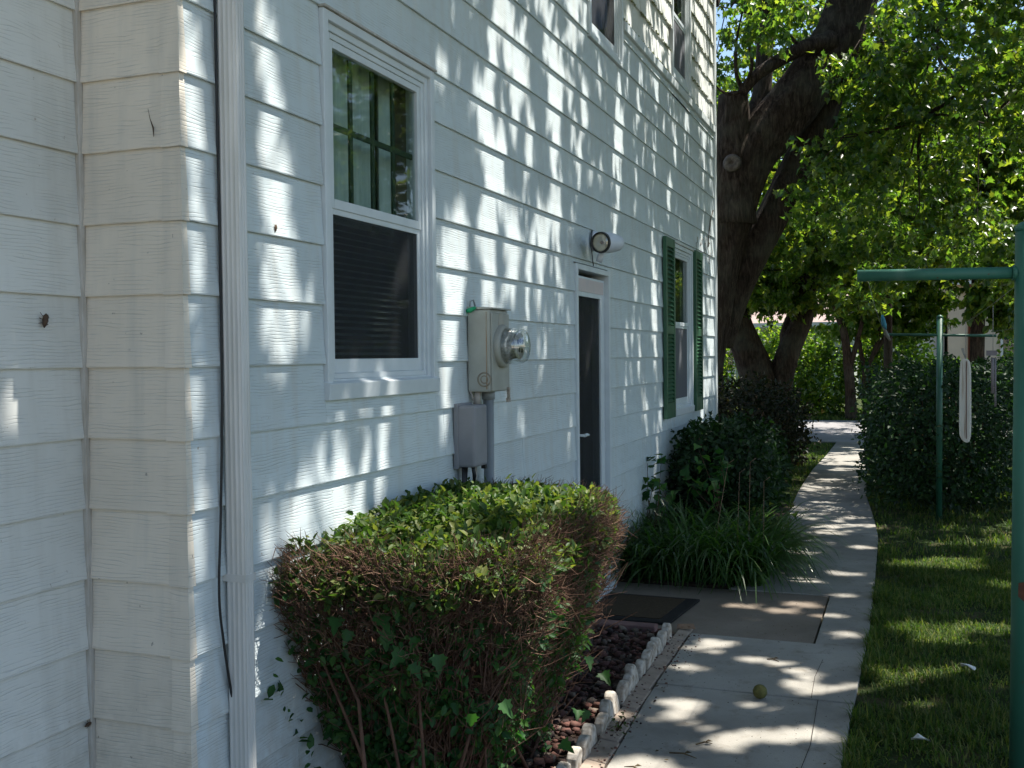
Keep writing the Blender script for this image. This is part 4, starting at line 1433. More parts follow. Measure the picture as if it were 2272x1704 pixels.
# --- big leaning maple behind the far corner of the house
T1 = empty('maple_tree', (-2.6, 14.0, 0), 'large maple with thick leaning furrowed trunk just past the house corner', 'tree')
trunk_mesh('trunk', [(-2.80, 13.98, -.1), (-2.70, 14.0, .6), (-2.62, 14.01, 1.46), (-2.44, 14.11, 2.58), (-2.22, 14.22, 3.51), (-1.94, 14.33, 4.26), (-1.41, 14.55, 4.97), (-.96, 14.75, 5.66), (-.71, 14.86, 6.31), (-.3, 15.0, 7.6), (.2, 15.1, 9.2)],
           [.54, .41, .33, .32, .32, .33, .35, .32, .30, .25, .16], 40, M['bark'], T1, .09, 6)
trunk_mesh('limb', [(-2.5, 14.4, 1.7), (-2.22, 14.5, 2.5), (-1.70, 14.72, 3.5), (-1.41, 14.9, 4.17), (-1.10, 15.0, 4.82), (-.77, 15.13, 5.71), (-.2, 15.4, 7.2)], [.26, .25, .22, .21, .20, .17, .10], 28, M['bark'], T1, .06)
trunk_mesh('limb', [(-2.22, 14.15, 3.3), (-2.20, 14.13, 3.9), (-2.17, 14.15, 4.6), (-2.17, 14.16, 5.02)], [.34, .27, .22, .20], 24, M['bark'], T1, .07)
trunk_mesh('limb', [(-2.10, 14.45, 4.1), (-1.98, 14.5, 4.6), (-1.86, 14.6, 5.12), (-1.82, 14.63, 5.95), (-1.85, 14.67, 6.9), (-2.1, 14.7, 8.2)], [.22, .17, .13, .11, .10, .06], 16, M['bark'], T1, .06)
trunk_mesh('limb', [(-.95, 14.5, 5.68), (-1.1, 14.33, 5.62), (-1.35, 14.18, 5.52), (-1.62, 14.06, 5.36), (-1.86, 13.96, 5.18), (-2.02, 13.90, 4.98)], [.15, .12, .095, .085, .075, .07], 14, M['bark'], T1, .06)
for pts, r0 in (([(-2.0, 13.9, 5.0), (-2.08, 13.8, 5.2), (-2.06, 13.7, 5.6), (-1.95, 13.7, 6.1)], .035), ([(-1.98, 13.9, 5.05), (-1.88, 13.8, 5.3), (-1.92, 13.7, 5.7), (-1.80, 13.75, 6.2)], .03),
                ([(-1.3, 14.2, 5.55), (-1.6, 13.9, 5.85), (-1.95, 13.7, 5.95), (-2.3, 13.6, 6.05)], .025), ([(-2.02, 13.9, 5.0), (-2.2, 13.8, 4.95), (-2.45, 13.7, 5.15)], .03),
                ([(-1.62, 14.0, 5.38), (-1.72, 13.9, 5.6), (-1.7, 13.8, 6.0), (-1.62, 13.8, 6.4)], .02), ([(-1.0, 14.7, 5.0), (-.6, 14.6, 5.15), (-.2, 14.5, 5.4), (.3, 14.3, 5.45)], .05),
                ([(-.7, 14.8, 6.2), (0, 14.2, 6.6), (1.0, 13.4, 6.6), (2.0, 12.6, 6.3)], .10), ([(-.4, 15, 7.4), (.6, 15.2, 8.2), (2, 14.6, 8.6), (3.6, 13.4, 8.4)], .12), ([(-.1, 15, 8.2), (-1.2, 14.2, 9.2), (-2.6, 13, 9.8)], .09),
                ([(-1.4, 14.9, 4.2), (-.7, 14.6, 4.3), (.2, 14.0, 4.5), (.9, 13.4, 4.2)], .035)):
    trunk_mesh('branch', pts, [r0 * (1 - .75 * i / (len(pts) - 1)) for i in range(len(pts))], 10, M['bark'], T1, .05, 4)
kd = Vector((.12, -.98, .05)).normalized()
MB().lathe((-2.135, 13.765, 4.05), kd, [(-.04, .12), (.015, .095), (.028, .07), (.012, .04), (-.03, .015)], 20).build('branch_scar', M['knot'], T1)
cr1, C1 = crown(T1, 'crown', [(500, (-.5, 15.5, 10.0), (5.0, 4.5, 2.4)),
                              (640, (1.6, 12.8, 5.7), (2.7, 3.2, 2.4), .8),
                              (300, (1.3, 13.6, 4.0), (1.9, 2.4, 1.3), .9),
                              (320, (-.2, 15.5, 3.5), (1.5, 1.6, 1.3)),
                              (26, (-.9, 13.1, 3.6), (.5, .4, .8)), (40, (-.3, 13.2, 5.0), (.6, .4, .7)), (30, (-1.7, 13.1, 5.7), (.6, .4, .5)),
                              (420, (-1.9, 15.6, 6.4), (1.7, 1.7, 1.9))], 18, .5, .10, 'maple', M['maple'], 21)
twigs_for(T1, 'twigs', [(2.0, 12.6, 6.3), (1.0, 13.4, 6.6), (.3, 14.3, 5.45), (.9, 13.4, 4.2), (0, 14.2, 6.6), (-2.3, 13.6, 6.05), (-1.8, 13.7, 6.2), (3.6, 13.4, 8.4), (-.2, 14.5, 5.4), (-1.85, 14.67, 6.9), (.2, 14, 4.5)], C1, M['bark'], 90, 5)

# --- unseen maple to the right, crown shaped to keep sun off the walls
T2 = empty('maple_tree', (6.8, 9.5, 0), 'broad unseen maple right of the lawn, crown shaped to keep sun off the walls', 'tree')
trunk_mesh('trunk', [(6.8, 9.5, -.1), (6.7, 9.5, 1.5), (6.4, 9.4, 3.2), (5.9, 9.2, 5.0), (5.2, 9.0, 7.0), (4.6, 8.8, 9.5)], [.5, .4, .36, .3, .22, .12], 28, M['bark'], T2, .06)
for pts, r0 in (([(6.2, 9.3, 4.2), (5.0, 8.6, 5.6), (3.6, 8.0, 6.6), (2.2, 7.6, 6.9)], .16), ([(5.9, 9.2, 5), (5.4, 10.4, 6.4), (4.2, 11.6, 7.2)], .14), ([(5.4, 9, 6.6), (3.8, 7.4, 8), (3, 6, 8.4)], .12)):
    trunk_mesh('limb', pts, [r0 * (1 - .7 * i / (len(pts) - 1)) for i in range(len(pts))], 12, M['bark'], T2, .05, 4)
cr2, C2 = crown(T2, 'crown', [(1300, (4.8, 8.3, 7.8), (3.6, 5.0, 2.6)), (1500, (1.8, 5.0, 7.3), (2.4, 3.6, 1.5), 2.6), (1700, (1.7, 9.4, 7.4), (2.2, 3.2, 1.4), 2.4), (2400, (1.3, 2.2, 6.6), (2.0, 2.4, 1.0), 2.8), (700, (1.2, -.2, 6.4), (1.8, 1.6, .8), 2.8), (1700, (.1, 1.1, 6.6), (1.6, 2.3, .8), 2.8)], 15, .6, .16, 'maple', M['maple'], 22)  # low near layers added to block sun from the left wall
twigs_for(T2, 'twigs', [(2.2, 7.6, 6.9), (3.6, 8, 6.6), (4.2, 11.6, 7.2), (3, 6, 8.4), (5, 8.6, 5.6)], C2, M['bark'], 60, 6)

T9 = empty('maple_tree', (7.6, 16.5, 0), 'leafy maple right of the lawn mirrored in the window glass', 'tree')
trunk_mesh('trunk', [(7.6, 16.5, -.1), (7.5, 16.5, 1.5), (7.3, 16.3, 3.5), (7.0, 16.0, 6.5)], [.32, .26, .22, .1], 20, M['bark'], T9, .06)
crown(T9, 'crown', [(1500, (6.8, 15.8, 5.0), (3.0, 3.6, 3.0))], 15, .6, .14, 'maple', M['maple'], 29)

# --- forked tree behind the dark bush
T3 = empty('forked_tree', (-2.4, 19.4, 0), 'dark tree with low V shaped fork of two thick trunks behind the bush', 'tree')
trunk_mesh('trunk', [(-2.40, 19.4, -.1), (-2.38, 19.4, .4), (-2.36, 19.42, .85)], [.56, .46, .44], 28, M['barkwarm'], T3, .06)
trunk_mesh('trunk', [(-2.46, 19.4, .55), (-2.55, 19.36, 1.1), (-2.74, 19.3, 1.65), (-2.95, 19.24, 2.25), (-3.1, 19.2, 3.1), (-3.3, 19.2, 5)], [.36, .33, .28, .26, .22, .12], 24, M['barkwarm'], T3, .06)
trunk_mesh('trunk', [(-2.24, 19.44, .6), (-2.12, 19.5, 1.25), (-1.95, 19.6, 1.78), (-1.78, 19.68, 2.22), (-1.66, 19.75, 3.0), (-1.3, 19.9, 4.8)], [.27, .22, .20, .19, .16, .09], 20, M['barkwarm'], T3, .06)
trunk_mesh('branch', [(-2.0, 19.5, 1.3), (-2.05, 19.8, 1.9), (-1.9, 20, 2.4)], [.14, .16, .12], 14, M['barkwarm'], T3, .05)
cr3, C3 = crown(T3, 'crown', [(1300, (-1.6, 19.6, 4.6), (2.8, 2.6, 2.2)), (240, (-1.6, 19.2, 2.75), (1.4, 1.0, .55)), (300, (.8, 19.5, 4.9), (1.8, 1.6, 1.6))], 18, .55, .125, 'maple', M['maple2'], 23)
twigs_for(T3, 'twigs', [(-3.1, 19.2, 3.1), (-1.66, 19.75, 3), (-1.3, 19.9, 4.8), (-3.3, 19.2, 5)], C3, M['barkwarm'], 80, 7)

# --- tall dark tree in the middle distance
T4 = empty('slender_tree', (-.3, 21.4, 0), 'tall slender dark tree rising behind the crossbar of the near pole', 'tree')
trunk_mesh('trunk', [(-.32, 21.4, -.1), (-.34, 21.4, 2), (-.32, 21.4, 3.6), (-.28, 21.4, 5.6), (-.2, 21.3, 8)], [.085, .08, .075, .065, .04], 12, M['bark'], T4, .05)
cr4, C4 = crown(T4, 'crown', [(1300, (-.2, 21.5, 6.6), (3.0, 2.4, 3.0)), (500, (2.2, 20.5, 4.6), (1.8, 1.7, 2.0))], 18, .6, .13, 'maple', M['maple2'], 24)

# --- pale multi-stemmed young trees by the street
T5 = empty('young_tree', (-1.2, 25.9, 0), 'young pale tree with slim leaning stem beyond the street at the path end', 'tree')
trunk_mesh('trunk', [(-1.22, 25.6, -.05), (-1.24, 25.6, .6), (-1.28, 25.6, 1.14), (-1.38, 25.6, 2.0), (-1.60, 25.6, 2.75), (-1.7, 25.6, 3.9)], [.15, .12, .115, .09, .07, .04], 14, M['barkwarm'], T5, .05)
trunk_mesh('limb', [(-1.27, 25.6, 1.1), (-1.09, 25.6, 1.8), (-.97, 25.7, 2.35), (-.84, 25.8, 3.2)], [.07, .055, .045, .03], 10, M['barkwarm'], T5, .05)
crown(T5, 'crown', [(620, (-1.5, 26.2, 3.4), (1.9, 1.5, 1.7))], 12, .5, .17, 'oval', M['shrubleaf'], 25, gaps=False)
T6 = empty('young_tree', (-.9, 26.3, 0), 'young tree splitting into three slim stems beside the big hedge end', 'tree')
trunk_mesh('trunk', [(-.89, 26.3, -.05), (-.90, 26.3, .6), (-.93, 26.3, 1.2)], [.11, .10, .09], 12, M['barkwarm'], T6, .05)
for pts in ([(-.93, 26.3, 1.1), (-1.06, 26.3, 1.8), (-1.0, 26.3, 2.8)], [(-.92, 26.3, 1.1), (-.66, 26.3, 1.8), (-.56, 26.3, 2.7), (-.5, 26.3, 3.5)], [(-.75, 26.3, 1.5), (-.35, 26.4, 2.2), (-.2, 26.4, 3.0)]):
    trunk_mesh('limb', pts, [.06] + [.045] * (len(pts) - 2) + [.03], 10, M['barkwarm'], T6, .05)
crown(T6, 'crown', [(420, (-.4, 26.6, 3.2), (1.6, 1.3, 1.3)), (90, (-.2, 26.5, 2.0), (.7, .6, .4))], 12, .5, .16, 'oval', M['shrubleaf'], 26, gaps=False)
T7 = empty('street_tree', (1.55, 26.3, 0), 'grey stemmed tree by the far house behind the dark green pole', 'tree')
trunk_mesh('trunk', [(1.52, 26.3, -.05), (1.52, 26.3, 1.5), (1.54, 26.3, 2.9), (1.5, 26.4, 4.5)], [.19, .16, .15, .10], 14, M['bark'], T7, .05)
trunk_mesh('limb', [(1.54, 26.3, 2.2), (1.9, 26.3, 3.0), (2.1, 26.3, 4)], [.09, .07, .05], 10, M['bark'], T7, .05)
crown(T7, 'crown', [(1100, (1.9, 26.6, 5.4), (2.6, 2.0, 2.0)), (420, (3.6, 26.0, 3.4), (1.3, .9, 1.1)), (120, (1.2, 25.8, 3.4), (.6, .6, .6)), (300, (2.35, 25.6, 2.75), (.85, .6, .85)), (160, (1.65, 25.4, 2.9), (.55, .5, .6))], 12, .6, .19, 'oval', M['maple2'], 27, gaps=False)
T8 = empty('street_tree', (-5.5, 27.5, 0), 'bushy tree filling the gap left of the forked trunk', 'tree')
trunk_mesh('trunk', [(-5.2, 27.5, -.05), (-5.2, 27.5, 2.5), (-5.1, 27.6, 5)], [.22, .18, .1], 14, M['bark'], T8, .05)
crown(T8, 'crown', [(1500, (-4.9, 27.5, 5.2), (3.2, 2.2, 3.0))], 12, .6, .20, 'oval', M['maple2'], 28, gaps=False)


def shrub(name, label, cat, centre, radii, n, size, shp, mat, seed, zmin=.02, boxy=4, stems=14, shell=.5, group=None, gaps=False):
    r = np.random.default_rng(seed)
    c = np.array(centre, float); R_ = np.array(radii, float)
    root = empty(name, (c[0], c[1], 0), label, cat, group)
    d = rand_dirs(n, r)
    p = np.abs(d) ** boxy
    d = d / (p.sum(1, keepdims=True) ** (1 / boxy))
    lump = 1 + .10 * np.sin(d[:, 0] * 7 + seed) * np.sin(d[:, 1] * 9 + seed * 2) + .07 * np.sin(d[:, 2] * 13 + d[:, 0] * 11)
    q = r.uniform(shell, 1.03, (n, 1)) * lump[:, None]
    P = c + d * q * R_ + r.normal(size=(n, 3)) * .015
    k = P[:, 2] > zmin
    P = P[k]; d = d[k]
    if gaps:
        kk = sun_gaps(P); P = P[kk]; d = d[kk]
    m = len(P)
    D = d * .7 + rand_dirs(m, r) * .9; N = d * .6 + rand_dirs(m, r) * .8; N[:, 2] += .45
    V, F = leaf_arrays(P, D, N, r.uniform(.6, 1.2, m) * size, shp, .3, .3)
    tag(np_mesh('foliage', V, F, mat, root, (c[0], c[1], 0)), kind='stuff')
    s = MB()
    for i in range(stems):
        a = r.uniform(0, 6.28); b0 = np.array([c[0] + math.cos(a) * R_[0] * .25, c[1] + math.sin(a) * R_[1] * .25, -.02])
        e = c + np.array([math.cos(a) * R_[0] * .75, math.sin(a) * R_[1] * .75, r.uniform(.2, .8) * R_[2]])
        mid = b0 * .5 + e * .5 + r.normal(size=3) * .05
        s.tube([tuple(b0), tuple(mid), tuple(e)], [.014, .010, .004], 5)
    s.build('stems', M['twig'], root)
    return root


# --- dark bushes and hedges
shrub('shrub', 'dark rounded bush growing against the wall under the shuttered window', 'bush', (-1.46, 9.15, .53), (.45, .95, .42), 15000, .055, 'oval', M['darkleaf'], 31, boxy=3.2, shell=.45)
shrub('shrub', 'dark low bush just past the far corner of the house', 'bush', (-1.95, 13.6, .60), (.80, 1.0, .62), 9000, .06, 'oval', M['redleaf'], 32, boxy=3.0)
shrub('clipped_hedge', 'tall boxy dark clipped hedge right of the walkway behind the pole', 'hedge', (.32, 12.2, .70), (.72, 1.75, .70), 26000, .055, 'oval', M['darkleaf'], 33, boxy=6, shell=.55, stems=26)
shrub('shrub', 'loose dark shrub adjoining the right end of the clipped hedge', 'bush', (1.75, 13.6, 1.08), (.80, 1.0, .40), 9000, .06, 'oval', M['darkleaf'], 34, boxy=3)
for i, (x, y, zc, rx, rz, lab) in enumerate([(-3.0, 27.6, 1.1, 1.1, 1.3, 'bright green sunlit shrub beyond the street behind the forked tree'),
                                            (-1.95, 27.2, .9, .75, 1.1, 'bright leafy shrub at the far street edge left of the slim tree'),
                                            (-5.2, 26.8, 1.0, 1.1, 1.2, 'bright shrub beyond the street just past the house corner'),
                                            (-.3, 27.5, 1.2, .9, 1.0, 'yellow green shrub beyond the street behind the slim trees'),
                                            (1.0, 28.2, .7, .9, .6, 'rounded light green shrub in front of the white far wall'),
                                            (3.2, 27.0, 1.0, 1.1, 1.1, 'green shrub beyond the street at the right of the grey stem')]):
    shrub('shrub', lab, 'bush', (x, y, zc), (rx, .7, rz), 3200, .13, 'oval', M['shrubleaf'], 40 + i, boxy=2.4, stems=6)

# far wood closing the view
r = np.random.default_rng(77)
nfw = 6000
C = np.stack([r.uniform(-34, 30, nfw), r.uniform(50, 60, nfw), r.uniform(0, 1, nfw) ** .8 * 7.5], 1)
C[:, 2] *= .62 + .3 * np.sin(C[:, 0] * .45) * np.sin(C[:, 0] * .17 + 1) + .1 * r.uniform(size=nfw)
P, D, N, S = spray_leaves(C, 5, 1.1, .60, .3, r)
V, F = leaf_arrays(P, D, N, S, 'dia')
tag(np_mesh('distant_trees', V, F, M['maple2'], origin=(0, 55, 0)), 'mass of distant trees closing the view behind the far houses', kind='stuff')

# ------------------------------------------------------------------ houses across the street
M['farwall'] = simple_mat('far_white_wall', (.66, .67, .68), (.60, .61, .62), 2, .8, .2)
M['farpeach'] = simple_mat('far_peach_wall', (.66, .54, .42), (.60, .49, .39), 2, .8, .2)
M['fargreen'] = simple_mat('far_sage_wall', (.42, .46, .38), (.37, .41, .34), 2, .8, .2)
M['farroof'] = simple_mat('far_pinkish_roof', (.48, .36, .31), (.38, .29, .26), 8, .9, .1)
M['fartrim'] = simple_mat('far_trim', (.7, .7, .68), (.62, .62, .6), 3, .6, .3)
M['redpipe'] = simple_mat('red_brown_downspout', (.22, .055, .035), (.17, .045, .03), 5, .5, .4)


def far_house(name, x0, x1, y0, y1, h, rh, wallm, label, wins, pipes):
    root = empty(name, ((x0 + x1) / 2, y0, 0), label, 'house')
    MB().box(x0, x1, y0, y1, 0, h).build('wall', wallm, root)
    ym = (y0 + y1) / 2
    rf = MB().prism([(x0 - .4, y0 - .45, h - .05), (x0 - .4, y1 + .45, h - .05), (x0 - .4, ym, h + rh)], (x1 - x0 + .8, 0, 0)).build('roof', M['farroof'], root)
    MB().box(x0 - .42, x1 + .42, y0 - .55, y0 - .46, h - .16, h - .02).build('gutter', M['fartrim'], rf)
    for (a, b_, c_, d_) in wins:
        wf = MB().box(a, b_, y0 - .05, y0 - .001, c_, d_).build('window', M['fartrim'], root)
        MB().box(a + .08, b_ - .08, y0 - .06, y0 - .051, c_ + .08, d_ - .08).build('pane', M['glass'], wf)
        MB().box(a + .08, b_ - .08, y0 - .0505, y0 - .0502, c_ + .08, d_ - .08).build('dark_room_sheet', M['inside'], wf)  # dark sheet painted in for the unlit room behind the pane
    for (xx, za, zb_) in pipes:
        MB().tube([(xx, y0 - .5, h - .1), (xx, y0 - .45, h - .25), (xx + .03, y0 - .06, h - .5), (xx + .03, y0 - .06, 0)], .05, 8).build('downspout', M['redpipe'], root)
    return root


far_house('far_house', -9.5, -1.6, 34.8, 42, 2.55, 2.4, M['fargreen'], 'low house across the street with pinkish roof left of the slim trees', [(-6.5, -5.3, .9, 2.0), (-4.4, -3.4, .9, 2.0)], [])
far_house('far_house', -.9, 1.25, 40.0, 47, 3.75, 1.6, M['farwall'], 'white walled house across the street with pinkish roof behind the poles', [(-.4, .4, 1.2, 2.4)], [(1.05, 0, 0)])
far_house('far_house', 1.35, 8.5, 39.2, 47, 4.0, 1.8, M['farpeach'], 'peach coloured house across the street with red brown downspouts', [(3.0, 4.2, 1.2, 2.6), (5.4, 6.4, 1.2, 2.6)], [(2.0, 0, 0)])

# ------------------------------------------------------------------ foreground hedge
HX0, HX1, HY0, HY1, HZ = WX - .28, -1.115, 2.78, 4.50, .995
hd = empty('hedge', (-1.5, 3.6, 0), 'clipped foreground hedge with green top and bare brown twiggy sides against the wall', 'hedge')
r = np.random.default_rng(5)


def hedge_scale(z):
    return np.interp(z, [0, .25, .6, .85, 1.0], [.52, .70, .94, 1.0, .88])


def hedge_pt(u, v, z):
    """u, v in -1..1 over the plan, narrowing towards the ground"""
    s = hedge_scale(z)
    cx, cy = (HX0 + HX1) / 2, (HY0 + HY1) / 2
    x = cx + u * s * (HX1 - HX0) / 2
    y = cy + v * s * (HY1 - HY0) / 2
    return x, y


def side_pts(n, zlo, zhi, depth=.06, power=1.0):
    """points near the side faces (front -Y, right +X, back +Y, with rounded corners)"""
    a = r.uniform(0, 2 * math.pi, n)
    c, s = np.cos(a), np.sin(a)
    k = (np.abs(c) ** 4 + np.abs(s) ** 4) ** (-1 / 4)
    dep = r.uniform(0, 1, n) ** power * depth
    z = r.uniform(zlo, zhi, n)
    u, v = c * k, s * k
    lump = .03 * np.sin(a * 9) + .02 * np.sin(z * 14 + a * 5)
    X, Y = hedge_pt(u, v, z)
    nx_, ny_ = c * k, s * k
    nn = np.sqrt(nx_ ** 2 + ny_ ** 2)
    X = X - nx_ / nn * (dep - lump); Y = Y - ny_ / nn * (dep - lump)
    k = X > WX + .02
    return np.stack([X, Y, z], 1)[k], np.stack([nx_ / nn, ny_ / nn, np.zeros(n)], 1)[k]


def top_z(x, y):
    u = (x - (HX0 + HX1) / 2) / ((HX1 - HX0) / 2); v = (y - (HY0 + HY1) / 2) / ((HY1 - HY0) / 2)
    e = np.maximum(np.abs(u), np.abs(v))
    return HZ + .02 * v - .15 * np.clip(e, 0, 1.2) ** 3.0 + .018 * np.sin(x * 31 + y * 7) * np.sin(y * 27) + .012 * np.sin(x * 17) * np.sin(y * 13)


# main stems
stems = MB()
for i in range(70):
    bx, by = -1.52 + r.normal() * .11, 3.62 + r.normal() * .36
    u, v = r.uniform(-.95, .95), r.uniform(-.95, .95)
    zt = r.uniform(.55, .95)
    ex, ey = hedge_pt(u, v, zt)
    ey = ey * .8 + by * .2
    p0 = np.array([bx, by, 0]); p3 = np.array([ex, ey, zt])
    p1 = p0 * .7 + p3 * .3 + np.array([0, 0, .06]) + r.normal(size=3) * .03
    p2 = p0 * .3 + p3 * .7 + r.normal(size=3) * .04
    rr = r.uniform(.004, .010)
    stems.tube([tuple(p0), tuple(p1), tuple(p2), tuple(p3)], [rr, rr * .85, rr * .6, rr * .3], 5)
# front stems seen in the photograph: fanning to the upper right
for (a, b_) in (((-1.45, 3.10, 0), (-1.22, 3.6, .75)), ((-1.42, 3.25, 0), (-1.20, 3.8, .70)), ((-1.50, 2.98, 0), (-1.60, 2.86, .8)), ((-1.45, 3.0, 0), (-1.42, 2.85, .78)),
                ((-1.42, 3.05, 0), (-1.20, 3.2, .8)), ((-1.60, 3.0, 0), (-1.80, 2.85, .7)), ((-1.42, 3.5, 0), (-1.22, 4.1, .65)), ((-1.40, 3.2, 0), (-1.20, 3.35, .75))):
    a = np.array(a); b_ = np.array(b_)
    stems.tube([tuple(a), tuple(a * .6 + b_ * .4 + [0, 0, .03]), tuple(b_)], [.007, .0055, .003], 6)
stems.build('stems', M['twig'], hd)


def twig_arrays(P, D, L, R0):
    """three-sided bent twigs"""
    n = len(P)
    D = unit(D)
    ref = rand_dirs(n, r); A = unit(np.cross(D, ref)); B = np.cross(D, A)
    bend = r.normal(size=(n, 3)) * .22
    rings = []
    for t, k in ((0, 1.0), (.5, .75), (1.0, .35)):
        cpt = P + D * (L * t)[:, None] + bend * (L * t * (1 - t) * 2)[:, None]
        for j in range(3):
            a = j * 2.0944
            rings.append(cpt + (A * math.cos(a) + B * math.sin(a)) * (R0 * k)[:, None])
    V = np.stack(rings, 1)
    q = []
    for i in (0, 3):
        for j in range(3):
            q.append((i + j, i + (j + 1) % 3, i + 3 + (j + 1) % 3, i + 3 + j))
    F = (np.arange(n) * 9)[:, None, None] + np.array(q)[None]
    return V.reshape(-1, 3), F.reshape(-1, 4)


def add_twigs(n, zlo, zhi, depth, mat, name, L=(.05, .13), R=(.0009, .0022), up=.8, out=.8):
    P, Nn = side_pts(n, zlo, zhi, depth)
    n = len(P)
    D = Nn * out + r.normal(size=(n, 3)) * .55; D[:, 2] += up
    LL = np.minimum(r.uniform(*L, n), np.maximum(.015, (1.0 - P[:, 2]) / np.maximum(unit(D)[:, 2], .15)))
    V, F = twig_arrays(P, D, LL, r.uniform(*R, n))
    tag(np_mesh(name, V, F, mat, hd, tuple(wpos(hd))), kind='stuff')


add_twigs(6500, .45, .95, .11, M['twig'], 'twigs')
add_twigs(7000, .72, .93, .05, M['twig'], 'twigs', L=(.03, .075))
add_twigs(3200, .60, .93, .05, M['dry'], 'twigs', L=(.03, .09))
add_twigs(6500, .0, .6, .2, M['twig'], 'twigs', L=(.08, .25), R=(.0012, .0028), up=1.5, out=.4)
# inner structure of thin branches
n = 2600
z = r.uniform(.1, .9, n); u = r.uniform(-.9, .9, n); v = r.uniform(-.9, .9, n)
X, Y = hedge_pt(u, v, z)
kk = X > WX + .05
X, Y, z, u, v = X[kk], Y[kk], z[kk], u[kk], v[kk]; n = len(X)
z = np.minimum(z, .72)
V, F = twig_arrays(np.stack([X, Y, z], 1), np.stack([u * .5, v * .5, np.ones(n)], 1) + r.normal(size=(n, 3)) * .35, r.uniform(.1, .28, n), r.uniform(.0015, .0035, n))
tag(np_mesh('twigs', V, F, M['twig'], hd, tuple(wpos(hd))), kind='stuff')


def hleaves(P, Nrm, size, mat, name, shp='oval', spread=.8):
    m = len(P)
    D = Nrm * .5 + r.normal(size=(m, 3)) * spread; N = Nrm * .5 + r.normal(size=(m, 3)) * .5; N[:, 2] += .7
    V, F = leaf_arrays(P, D, N, r.uniform(.4, 1.3, m) * size, shp, .3, .3)
    return tag(np_mesh(name, V, F, mat, hd, tuple(wpos(hd))), kind='stuff')


# green top layer
n = 17000
u = r.uniform(-1, 1, n); v = r.uniform(-1, 1, n)
keep = (np.abs(u) ** 4.4 + np.abs(v) ** 4.4) < 1
u, v = u[keep], v[keep]; n = len(u)
X = (HX0 + HX1) / 2 + u * (HX1 - HX0) / 2; Y = (HY0 + HY1) / 2 + v * (HY1 - HY0) / 2
Z = top_z(X, Y) - r.uniform(0, 1, n) ** 1.4 * .065 + (r.uniform(0, 1, n) < .05) * r.uniform(0, .045, n)
kk = X > WX + .02
X, Y, Z = X[kk], Y[kk], Z[kk]; n = len(X)
hleaves(np.stack([X, Y, Z], 1), np.tile([0, 0, 1.], (n, 1)), .034, M['hedgetop'], 'top_leaves')
# leaves down the left front corner near the wall and on the shoulders
P, Nn = side_pts(5200, .80, .97, .05)
hleaves(P, Nn, .028, M['hedgetop'], 'shoulder_leaves')
# patchy leaves on the sides in clumps
P, Nn = side_pts(26000, .02, .86, .13)
nz = np.sin(P[:, 0] * 19 + 1) * np.sin(P[:, 1] * 13 + 2) * np.sin(P[:, 2] * 15 + .5) + .5 * np.sin(P[:, 2] * 31 + P[:, 1] * 23)
thr = np.interp(P[:, 2], [0, .45, .62, .86], [-.50, -.42, -.22, .02])
k = nz + r.normal(size=len(P)) * .22 > thr
hleaves(P[k], Nn[k], .034, M['hedgeleaf'], 'side_leaves')
# a few large leaves from seedlings grown through the hedge: each can be picked out
big = [(-1.66, 2.80, .74), (-1.62, 2.81, .70), (-1.50, 2.79, .76), (-1.47, 2.79, .72), (-1.43, 2.80, .66), (-1.38, 2.80, .70), (-1.40, 2.80, .62), (-1.32, 2.82, .65),
       (-1.24, 2.88, .46), (-1.18, 2.98, .47), (-1.12, 3.7, .42), (-1.13, 3.60, .25), (-1.14, 3.75, .20), (-1.12, 3.9, .3), (-1.16, 3.5, .16)]
for i, p in enumerate(big):
    Pn = np.array([p], float); Dn = np.array([[.3 + r.normal() * .5, -.6 + r.normal() * .3, -.35 + r.normal() * .4]])
    V, F = leaf_arrays(Pn, Dn, np.array([[.3, -.6, 1.0]]) + r.normal(size=(1, 3)) * .25, np.array([r.uniform(.045, .065)]), 'seedling', .3, .4)
    np_mesh('leaf', V, F, M['hedgeleaf'], hd, p)
# low sprays reaching out at the left near the wall
P = np.array([(-1.84, 2.70 + .012 * i + r.normal() * .02, .60 - .02 * i + r.normal() * .03) for i in range(26)])
hleaves(P, np.tile([0, -.6, .3], (26, 1)), .04, M['hedgeleaf'], 'low_spray')

# ------------------------------------------------------------------ strap-leaved clump
ly = empty('daylily_clump', (-1.3, 7.4, 0), 'spreading clump of long arching strap leaves beyond the stoop', 'plant')
r = np.random.default_rng(9)
VV, FF = [], []
nb = 2100; seg = 7
bx = r.uniform(-1.80, -.90, nb); by = r.uniform(6.96, 8.1, nb)
ang = r.uniform(0, 6.283, nb)
# outward bias from the clump centre
ox = (bx + 1.3) * 1.6 + np.cos(ang) * .8; oy = (by - 7.6) * 1.1 + np.sin(ang) * .8
on = np.sqrt(ox ** 2 + oy ** 2); ox /= on; oy /= on
L = r.uniform(.40, .82, nb); lean0 = r.uniform(.15, .95, nb); wd = r.uniform(.006, .011, nb)
cx = np.stack([bx, by, np.zeros(nb)], 1)
th = lean0.copy()
sx = -oy; sy = ox
rows = []
curve = r.uniform(1.5, 2.9, nb)
for i in range(seg + 1):
    w = wd * (1 - (i / seg) ** 2.2) + .0006
    rows.append(cx + np.stack([sx * w, sy * w, np.zeros(nb)], 1))
    rows.append(cx - np.stack([sx * w, sy * w, np.zeros(nb)], 1))
    th = lean0 + curve * (i / seg) ** 1.3
    st_ = L / seg
    cx = cx + np.stack([ox * np.sin(th) * st_, oy * np.sin(th) * st_, np.cos(th) * st_], 1)
    cx[:, 2] = np.maximum(cx[:, 2], .012)
    cx[:, 0] = np.maximum(cx[:, 0], WX + .03)
V = np.stack(rows, 1)
q = np.array([(2 * i, 2 * i + 1, 2 * i + 3, 2 * i + 2) for i in range(seg)])
